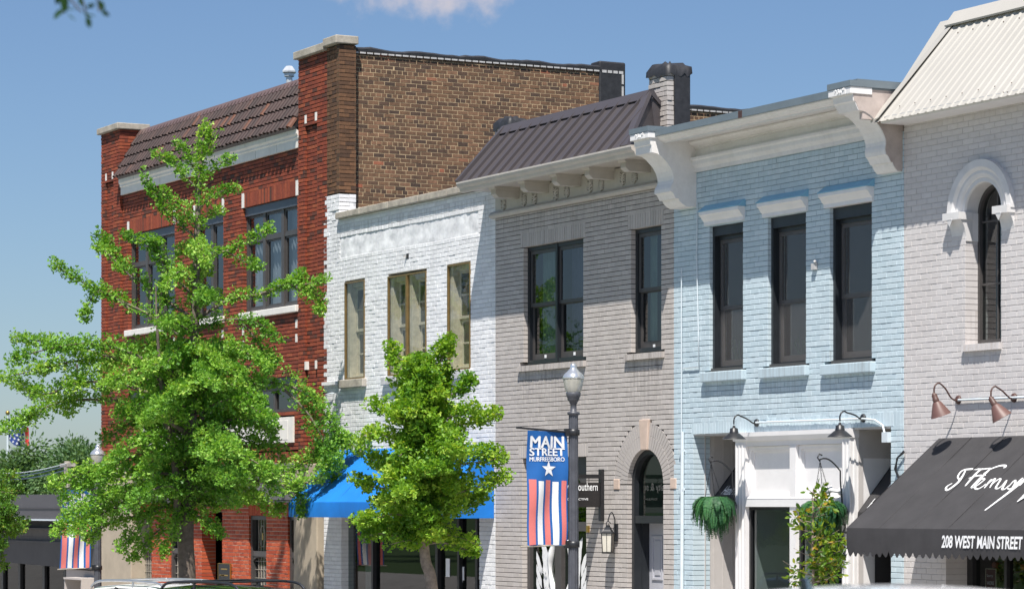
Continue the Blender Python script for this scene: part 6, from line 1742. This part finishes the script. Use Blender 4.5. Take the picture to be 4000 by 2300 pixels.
far_tree('loose_tree', 'taller loose crowned tree rising above the dark trees beside the ginkgo', 300, 1640, 2000, 130, 118, 205, 90, far_leaf, .14, .6)
far_tree('broad_tree', 'dark green tree cut by the left edge of the picture, behind the low building', -90, 1740, 2050, 150, 100, 207, 140, far_leaf)

# ---- blurred twig close to the camera at the top left
r = random.Random(3)
tw = thing('near_twig', 'dark out of focus leafy twig hanging into the top left corner', 'twig', PT(300,-160,9.0))
mb = MB(); out = ([],[],[],[])
for pts in ([(290,-200),(285,-90),(262,-20),(250,30),(240,55)], [(285,-110),(310,-30),(330,30),(342,75)], [(290,-130),(340,-60),(375,-20),(388,45)], [(262,-20),(300,30),(318,45)]):
    path = spline([PT(x,y,9.0+.02*i) for i,(x,y) in enumerate(pts)], 5); mb.tube(path, .0035, 5)
for (x, y, ax, sz) in ((252,-22,(0,-1),.048),(246,36,(-.7,-.7),.036),(262,50,(.6,-.5),.030),(300,40,(-1,.1),.034),(322,50,(.9,-.2),.034),(341,62,(.2,-1),.032),(372,15,(-.8,-.3),.026),(390,0,(.3,-1),.03),(395,40,(.7,-.5),.026),(310,-15,(.2,-1),.026),(345,70,(-.2,-1),.026),(235,-40,(-.3,-1),.04)):
    out[0].append(PT(x,y,9.0)); out[1].append(RIGHT*ax[0]+Vector((0,0,1))*ax[1]+FWD*.25); out[2].append(sz*1.25); out[3].append(.3)
mb.build('stem', bark, tw); leaves('foliage', out[0], out[1], out[2], dark_leaf, tw, OVAL, OVALF, 4, out[3], .0)

# ---- trees on the lawn across the street (seen in the window glass)
def lawn_tree(label, x, y, h, hw, seed):
    r = random.Random(seed); base = Vector((x,y,.9)); root = thing('lawn_tree', label, 'tree', base)
    mb = MB(); mb.tube([base, base+Vector((0,0,h*.5)), base+Vector((.2,.1,h*.85))], [.25,.18,.05], 9)
    out = ([],[],[],[])
    for i in range(170):
        v = rv(r); rr = r.random()**.4; e = base+Vector((v.x*hw*rr, v.y*hw*rr, h*.62+v.z*h*.38*rr))
        if i % 5 == 0: mb.tube([base+Vector((0,0,h*.5)), e], [.05,.01], 5, cap=False)
        tone = r.uniform(.3,.8)
        for j in range(30):
            o = rv(r); out[0].append(e+o*.55*r.random()**.5); out[1].append(o); out[2].append(.15*r.uniform(.7,1.3)); out[3].append(tone)
    mb.build('trunk', bark, root); leaves('crown', out[0], out[1], out[2], small_leaf, root, OVAL, OVALF, seed, out[3], .4)
lawn_tree('tall leafy lawn tree across the street, mirrored in the upper windows', -92, -27, 9.5, 3.4, 301)
lawn_tree('lower leafy lawn tree across the street, mirrored in the upper windows', -101, -31, 7.5, 3.2, 303)

# ================================================================= LOW DARK BUILDING, LEFT
low = thing('low_dark_building', 'low charcoal painted building with flat roof and large dark windows at the left edge', 'building', (-63.5, 0, street_z(-63)))
char = mat('charcoal painted render', (.070,.066,.066), .7, .15, 2.5, bump=.2); char2 = mat('charcoal metal fascia', (.085,.080,.088), .5, .1, 2); block = mat('grey painted blockwork', (.125,.120,.118), .8, .12, 4, bump=.3)
xr = -59.15; xl = -80
z1_, z2_, z3_, z4_ = Z(200,1935,-.5), Z(200,2030,-.5), Z(200,2062,-.3), Z(200,2118)
mb = MB(); mb.box(xl, xr, -.5, 8, z2_+.02, z1_+.03); mb.box(xl, xr, -.52, -.49, (z1_+z2_)/2-.01, (z1_+z2_)/2+.005)
mb.build('fascia', char2, low)
mb = MB(); mb.box(xl, xr, -.53, -.45, z2_-.015, z2_+.019); mb.build('white_drip_edge', M['conduit'], low)
mb = MB(); mb.box(xl, xr, -.1, 8, z3_, z2_-.02); mb.box(xl, xr, -.33, -.1, z3_-.02, z3_); xx = S(30,-.4); mb.box(xl, xx, -.42, -.1, z3_, z2_-.02); mb.build('soffit_band', char, low)
mb = MB()
zz = z3_; k = 0
while zz > z4_+.02:
    off = .2*(k % 2); x = xl+off
    while x < xr: mb.box(x+.004, min(x+.396, xr), -.0+.002, .2, zz-.196, zz-.004); x += .40
    zz -= .2; k += 1
mb.box(xl, xr, .012, .19, z4_-.4, z3_); mb.build('block_wall', block, low)
zl_, zr_ = Z(40,2178,-.05), Z(395,2228,-.05); xa_, xb_ = S(40,-.05), S(395,-.05)
sl_ = (zr_-zl_)/(xb_-xa_)
mb = MB(); mb.plate([(xl,z4_+.02),(xr,z4_+.02),(xr,zl_+sl_*(xr-xa_)),(xl,zl_+sl_*(-66.5-xa_))], -.06, .15); mb.box(xl, xr, -.075, -.05, z4_-.03, z4_+.03); mb.build('sloping_fascia', char, low)
xw = S(265, .1)
mb = MB()
for px in (18, 85, 180, 262): x = S(px,.2); mb.box(x-.07, x+.07, .14, .28, -2, z4_)
mb.build('mullion', M['black'], low)
mb = MB(); mb.quad((xl,.2,-2),(xw,.2,-2),(xw,.2,z4_),(xl,.2,z4_)); mb.build('window_pane', glass_mat('dark tinted glass', (.2,.22,.22), 1.32), low)
mb = MB(); mb.box(xl, xr-.02, .9, 8, -2, z3_); mb.build('core', M['black'], low)
mb = MB(); mb.box(xw, xr, .06, .4, -2, Z(300,2224,.06)); mb.build('block_pier', M['gray_brick'], low)
q = P(310, 2285, -.25)
ub = thing('utility_box', 'small grey meter box on the wall beneath the left striped banner', 'utility box', q)
mb = MB(); w_ = .55; mb.box(q.x-w_, q.x-w_+.04, -.4, .06, q.z-.3, q.z+.13); mb.box(q.x+w_-.04, q.x+w_, -.4, .06, q.z-.3, q.z+.13); mb.box(q.x-w_, q.x+w_, -.42, .06, q.z+.13, q.z+.17); mb.box(q.x-w_, q.x+w_, .0, .06, q.z-.3, q.z+.13); mb.build('housing', M['gray_brick'], ub)
mb = MB()
for dx in (-.25, .05, .28): mb.lathe([(.07,0),(.07,.10),(.05,.12),(.001,.12)], (q.x+dx, -.0, q.z+.0), 14, axis=(0,-1,0)); mb.box(q.x+dx-.1, q.x+dx+.1, -.06, 0, q.z-.28, q.z-.08)
mb.build('meter', M['pole_metal'], ub)

# ================================================================= FLAG, WIRES
q = PT(30,1970,140); zt = EYE+140*(1970-1618)/FOC
fl = thing('flagpole', 'distant flagpole with gold ball above the far trees at the left edge', 'flagpole', (q.x,q.y,-1))
mb = MB(); mb.tube([(q.x,q.y,-1),(q.x,q.y,zt)], [.09,.05], 8); mb.build('pole', M['conduit'], fl)
mb = MB(); mb.sphere((q.x,q.y,zt+.08), .11, 8); mb.build('ball', M['gold'], fl)
def flag_pt(u, v):      # u away from the pole, v downward
    base = Vector((q.x,q.y,zt-.12)); return base+RIGHT*(1.0*u+.0)+Vector((0,0,-1))*(1.05*v+.62*u+.10*math.sin(u*5))+FWD*(.18*math.sin(u*7+v*2))
fg = thing('flag', 'blue flag with white stars and a red end drooping from the distant flagpole', 'flag', (q.x,q.y,zt-2))
def fpatch(name, u0, u1, v0, v1, m, off, parent, nu=10, nv=10):
    vs = [flag_pt(u0+(u1-u0)*i/nu, v0+(v1-v0)*j/nv)-FWD*off for j in range(nv+1) for i in range(nu+1)]
    mb = MB(); mb.add(vs, [(j*(nu+1)+i, j*(nu+1)+i+1, (j+1)*(nu+1)+i+1, (j+1)*(nu+1)+i) for j in range(nv) for i in range(nu)], 0, True); return mb.build(name, m, parent)
fb = mat('flag blue', (.014,.04,.19), .8); frd = mat('flag red', (.60,.03,.03), .8)
clf = fpatch('cloth', 0, .82, 0, 1, fb, 0, fg); fpatch('red_end', .82, 1.0, 0, 1, frd, .003, fg); fpatch('white_band', .79, .83, 0, 1, ban_white, .008, fg)
mb = MB()
for i in range(4):
    for j in range(5):
        c = flag_pt(.1+.19*i+.07*(j % 2), .12+.19*j)-FWD*.02
        vs = [c]+[c+RIGHT*(.075 if k % 2 == 0 else .03)*math.sin(k*math.pi/5)+Vector((0,0,1))*(.075 if k % 2 == 0 else .03)*math.cos(k*math.pi/5) for k in range(10)]
        mb.add(vs, [(0,1+k,1+(k+1)%10) for k in range(10)])
mb.build('stars', ban_white, clf)
wl = (((-150,1833),(262,1809)),((-150,1846),(262,1818)),((-150,1858),(262,1833)))
up_ = thing('utility_pole', 'weathered utility pole carrying three overhead wires, behind the ginkgo at the left', 'utility pole', PT(264,2060,82))
mb = MB(); a = PT(264,2060,82); b = PT(264,1800,82); mb.tube([a,b], [.13,.10], 10); mb.build('pole', M['stone'], up_)
mb = MB(); c = PT(264,1815,82); mb.box(c.x-.5, c.x+.5, c.y-.06, c.y+.06, c.z-.05, c.z+.05); mb.build('crossarm', M['stone'], up_)
for i, (p0, p1) in enumerate(wl):
    a, b = PT(*p0, 74), PT(*p1, 82); n = 16
    mb = MB(); mb.tube([a+(b-a)*t-Vector((0,0,.18*math.sin(math.pi*t))) for t in np.linspace(0,1,n)], .014, 5, cap=False)
    o = mb.build('overhead_wire', M['conduit']); tag(o, '%s of the three pale overhead wires before the far trees' % ('uppermost','middle','lowest')[i], 'wire', 'overhead wires')

# ================================================================= CARS
car_glass = glass_mat('car glass', (.18,.22,.22), 1.6); tyre = mat('tyre rubber', (.018,.018,.018), .85); rimm = mat('alloy wheel', (.45,.46,.47), .3, .1, 5, metal=.8)
silver = mat('brushed roof rail', (.62,.63,.64), .28, .08, 5, metal=.8)
def car(name, label, loc, rz, paint, rails, group=None, fin=False, H_=1.72, L_=4.75):
    """sport utility body lofted from cross sections; local +X is forward"""
    root = bpy.data.objects.new(name, None); COL.objects.link(root); tag(root, label, 'car', group); ORIGIN[root.name] = Vector()
    h = H_/1.72; l = L_/4.75
    # stations: x, bottom z, shoulder z, half width, roof z, roof half width
    st = [(-2.36,.50,.90,.70,.92,.60),(-2.30,.36,1.02,.84,1.06,.66),(-2.18,.30,1.06,.90,1.42,.60),(-1.85,.28,1.07,.93,1.66,.62),(-1.2,.28,1.06,.94,1.715,.64),(-.4,.28,1.05,.94,1.72,.65),(.25,.28,1.04,.94,1.68,.63),(.65,.28,1.03,.94,1.52,.61),(1.10,.28,1.02,.93,1.20,.66),(1.30,.28,1.01,.93,1.06,.74),(1.9,.30,.97,.90,1.0,.74),(2.22,.36,.84,.82,.86,.68),(2.36,.46,.70,.68,.72,.56)]
    vs = []; 
    for (x, zb, zs, hw, zr, rw) in st:
        prof = [(-hw*.82,zb),(-hw,zb+.12),(-hw,zs-.12),(-hw*.975,zs),(-rw,zr-.055),(-rw*.86,zr-.012),(-rw*.45,zr+.010),(0,zr+.018),(rw*.45,zr+.010),(rw*.86,zr-.012),(rw,zr-.055),(hw*.975,zs),(hw,zs-.12),(hw,zb+.12),(hw*.82,zb)]
        for (y, z) in prof: vs.append((x*l, y, z*h))
    k = 15; fs = []; mi = []
    n = len(st)
    for i in range(n-1):
        for j in range(k-1):
            fs.append((i*k+j, (i+1)*k+j, (i+1)*k+j+1, i*k+j+1))
            g = 0
            if j in (3,10) and 2 <= i <= 8: g = 1
            if 4 <= j <= 9 and i in (6,7,8): g = 1
            if 4 <= j <= 9 and i in (1,2): g = 1
            mi.append(g)
        fs.append((i*k, i*k+k-1, (i+1)*k+k-1, (i+1)*k)); mi.append(0)
    fs += [tuple(range(k)), tuple(range((n-1)*k+k-1, (n-1)*k-1, -1))]; mi += [0,0]
    vsn = vs
    bodyf = [f for f, g in zip(fs, mi) if g == 0]; glassf = [f for f, g in zip(fs, mi) if g == 1]
    body = link_mesh('body', vsn, bodyf, paint, root, None, np.ones(len(bodyf), bool)); link_mesh('window_glass', vsn, glassf, car_glass, root, None, np.ones(len(glassf), bool))
    mb = MB()
    for i in range(4, 8):                         # pillars between the side windows
        for sgn in (-1, 1):
            x, zb, zs, hw, zr, rw = st[i]
            mb.tube([(x*l, sgn*hw*.985, zs*h), (x*l, sgn*(rw+.004), (zr-.05)*h)], .035, 6)
    mb.build('pillar', M['black'], root)
    for (x, y) in ((1.42,.84),(1.42,-.84),(-1.45,.84),(-1.45,-.84)):
        s_ = 1 if y > 0 else -1
        mb = MB(); mb.lathe([(.20,-.11),(.34,-.10),(.36,-.06),(.36,.06),(.34,.10),(.20,.11)], (x*l,y,.36), 28, axis=(0,s_,0)); w_ = mb.build('wheel', tyre, root)
        mb = MB(); mb.lathe([(.21,.105),(.19,.07),(.05,.09),(.001,.095)], (x*l,y,.36), 28, axis=(0,s_,0))
        for q_ in range(5):
            a = q_*2*math.pi/5; mb.tube([(x*l,y+s_*.10,.36),(x*l+.2*math.cos(a),y+s_*.10,.36+.2*math.sin(a))], .025, 5)
        mb.build('rim', rimm, w_)
    for sgn in (-1, 1):
        mb = MB(); mb.sphere((2.22*l, sgn*.62, .74*h), .11, 8, sz=.6); mb.build('headlight', M['glass_clear'], root)
        mb = MB(); mb.box(-2.34*l, -2.26*l, sgn*.72-.08, sgn*.72+.08, .86*h, 1.10*h); mb.build('tail_light', frd, root, .02)
        mb = MB(); mb.box(.95*l, 1.08*l, sgn*.97-.09, sgn*.97+.09, 1.02*h, 1.16*h); mb.build('mirror', paint, root, .03)
    if rails:
        for sgn in (-1, 1):
            y = sgn*.60; zt_ = 1.70*h
            pts = spline([(-1.55*l,y,zt_-.03),(-1.42*l,y,zt_+.045),(-1.1*l,y,zt_+.075),(-.3*l,y,zt_+.085),(.15*l,y,zt_+.06),(.32*l,y,zt_-.03)], 5)
            mb = MB(); mb.tube(pts, .021, 8)
            for x in (-.75,): mb.tube([(x*l,y,zt_-.02),(x*l,y,zt_+.08)], .02, 6)
            mb.build('roof_rail', rails, root)
        mb = MB()
        for x in (-1.0, -.1): mb.box(x*l-.03, x*l+.03, -.60, .60, 1.70*h+.075, 1.70*h+.10)
        mb.build('crossbar', rails, root, .01)
    if fin:
        x0 = -1.62*l; z0 = 1.685*h
        mb = MB(); mb.add([(x0-.07,-.028,z0),(x0+.11,-.020,z0),(x0+.11,.020,z0),(x0-.07,.028,z0),(x0-.075,-.009,z0+.105),(x0-.035,-.008,z0+.108),(x0-.035,.008,z0+.108),(x0-.075,.009,z0+.105)], [(0,1,5,4),(1,2,6,5),(2,3,7,6),(3,0,4,7),(4,5,6,7)])
        mb.build('shark_fin_antenna', fin, root, .006)
    root.location = loc; root.rotation_euler = (0,0,rz)
    return root
wpaint = mat('white car paint', (.80,.80,.80), .22, .02, 3, coat=.8); kpaint = mat('black blue car paint', (.010,.014,.022), .15, .05, 3, coat=1.0)
g = 'cars parked along the shop fronts'
zc_ = street_z(-45)-.15
car('parked_car', 'white sport utility car with silver roof rails parked below the large ginkgo', (S(520,-4.7), -4.7, P(540,2278,-4.7).z-1.72), math.radians(198), wpaint, silver, g)
car('parked_car', 'black sport utility car with dark roof rails parked right of the white one', (S(1010,-4.9), -4.9, P(940,2284,-4.9).z-1.72), math.radians(15), kpaint, M['iron'], g)


nroot = car('parked_car', 'blurred white car roof with a dark shark fin aerial, close at the lower right', (0,0,0), 0, wpaint, None, None, kpaint)
hd_ = (RIGHT*math.cos(math.radians(66))+FWD*math.sin(math.radians(66)))
c_ = PT(3160, HOR, 11.2)+hd_*1.62
nroot.location = (c_.x, c_.y, EYE-11.2*(2346-HOR)/FOC-1.70); nroot.rotation_euler = (0,0,math.atan2(hd_.y, hd_.x))

# ================================================================= GROUND
asph = mat('concrete road paled for bounce light', (.34,.325,.305), .9, .2, 3, bump=.5, bscale=120)  # paleness raised so the unseen road bounces fill light onto shaded walls
conc = mat('pavement concrete', (.42,.40,.37), .9, .2, 2, bump=.3, bscale=80)
grass = mat('lawn grass', (.045,.085,.020), .95, .4, 6, bump=.8, bscale=60)
def gz(s, d):
    if d >= -3.3: return street_z(s)
    a = street_z(s)-.15
    t = min(1, max(0, (-d-5)/9.5)); t = t*t*(3-2*t)
    return a*(1-t)+.95*t
def sheet(name, xs, ys, m, off=0.0, f=gz):
    mb = MB(); nx, ny = len(xs), len(ys)
    mb.add([(x,y,f(max(-75,min(-20,x)),y)+off) for y in ys for x in xs], [(j*nx+i, j*nx+i+1, (j+1)*nx+i+1, (j+1)*nx+i) for j in range(ny-1) for i in range(nx-1)], 0, True)
    return structure(mb.build(name, m))
sheet('road', np.linspace(-140,40,30), list(np.linspace(-16,-3.3,16)), asph)
sheet('pavement', np.linspace(-140,40,30), [-3.3,-2,-.9,0.6], conc)
mb = MB(); mb.add([(x,-3.302,gz(max(-75,min(-20,x)),-3.0)+dz) for x in np.linspace(-140,40,30) for dz in (-.16,.002)], [(2*i,2*i+2,2*i+3,2*i+1) for i in range(29)]); structure(mb.build('kerb', conc))
sheet('lawn', np.linspace(-140,60,20), [-90,-60,-40,-28,-20,-16], grass)
mb = MB(); mb.quad((-1600,-1600,-2.2),(1600,-1600,-2.2),(1600,1600,-2.2),(-1600,1600,-2.2)); structure(mb.build('ground', grass))
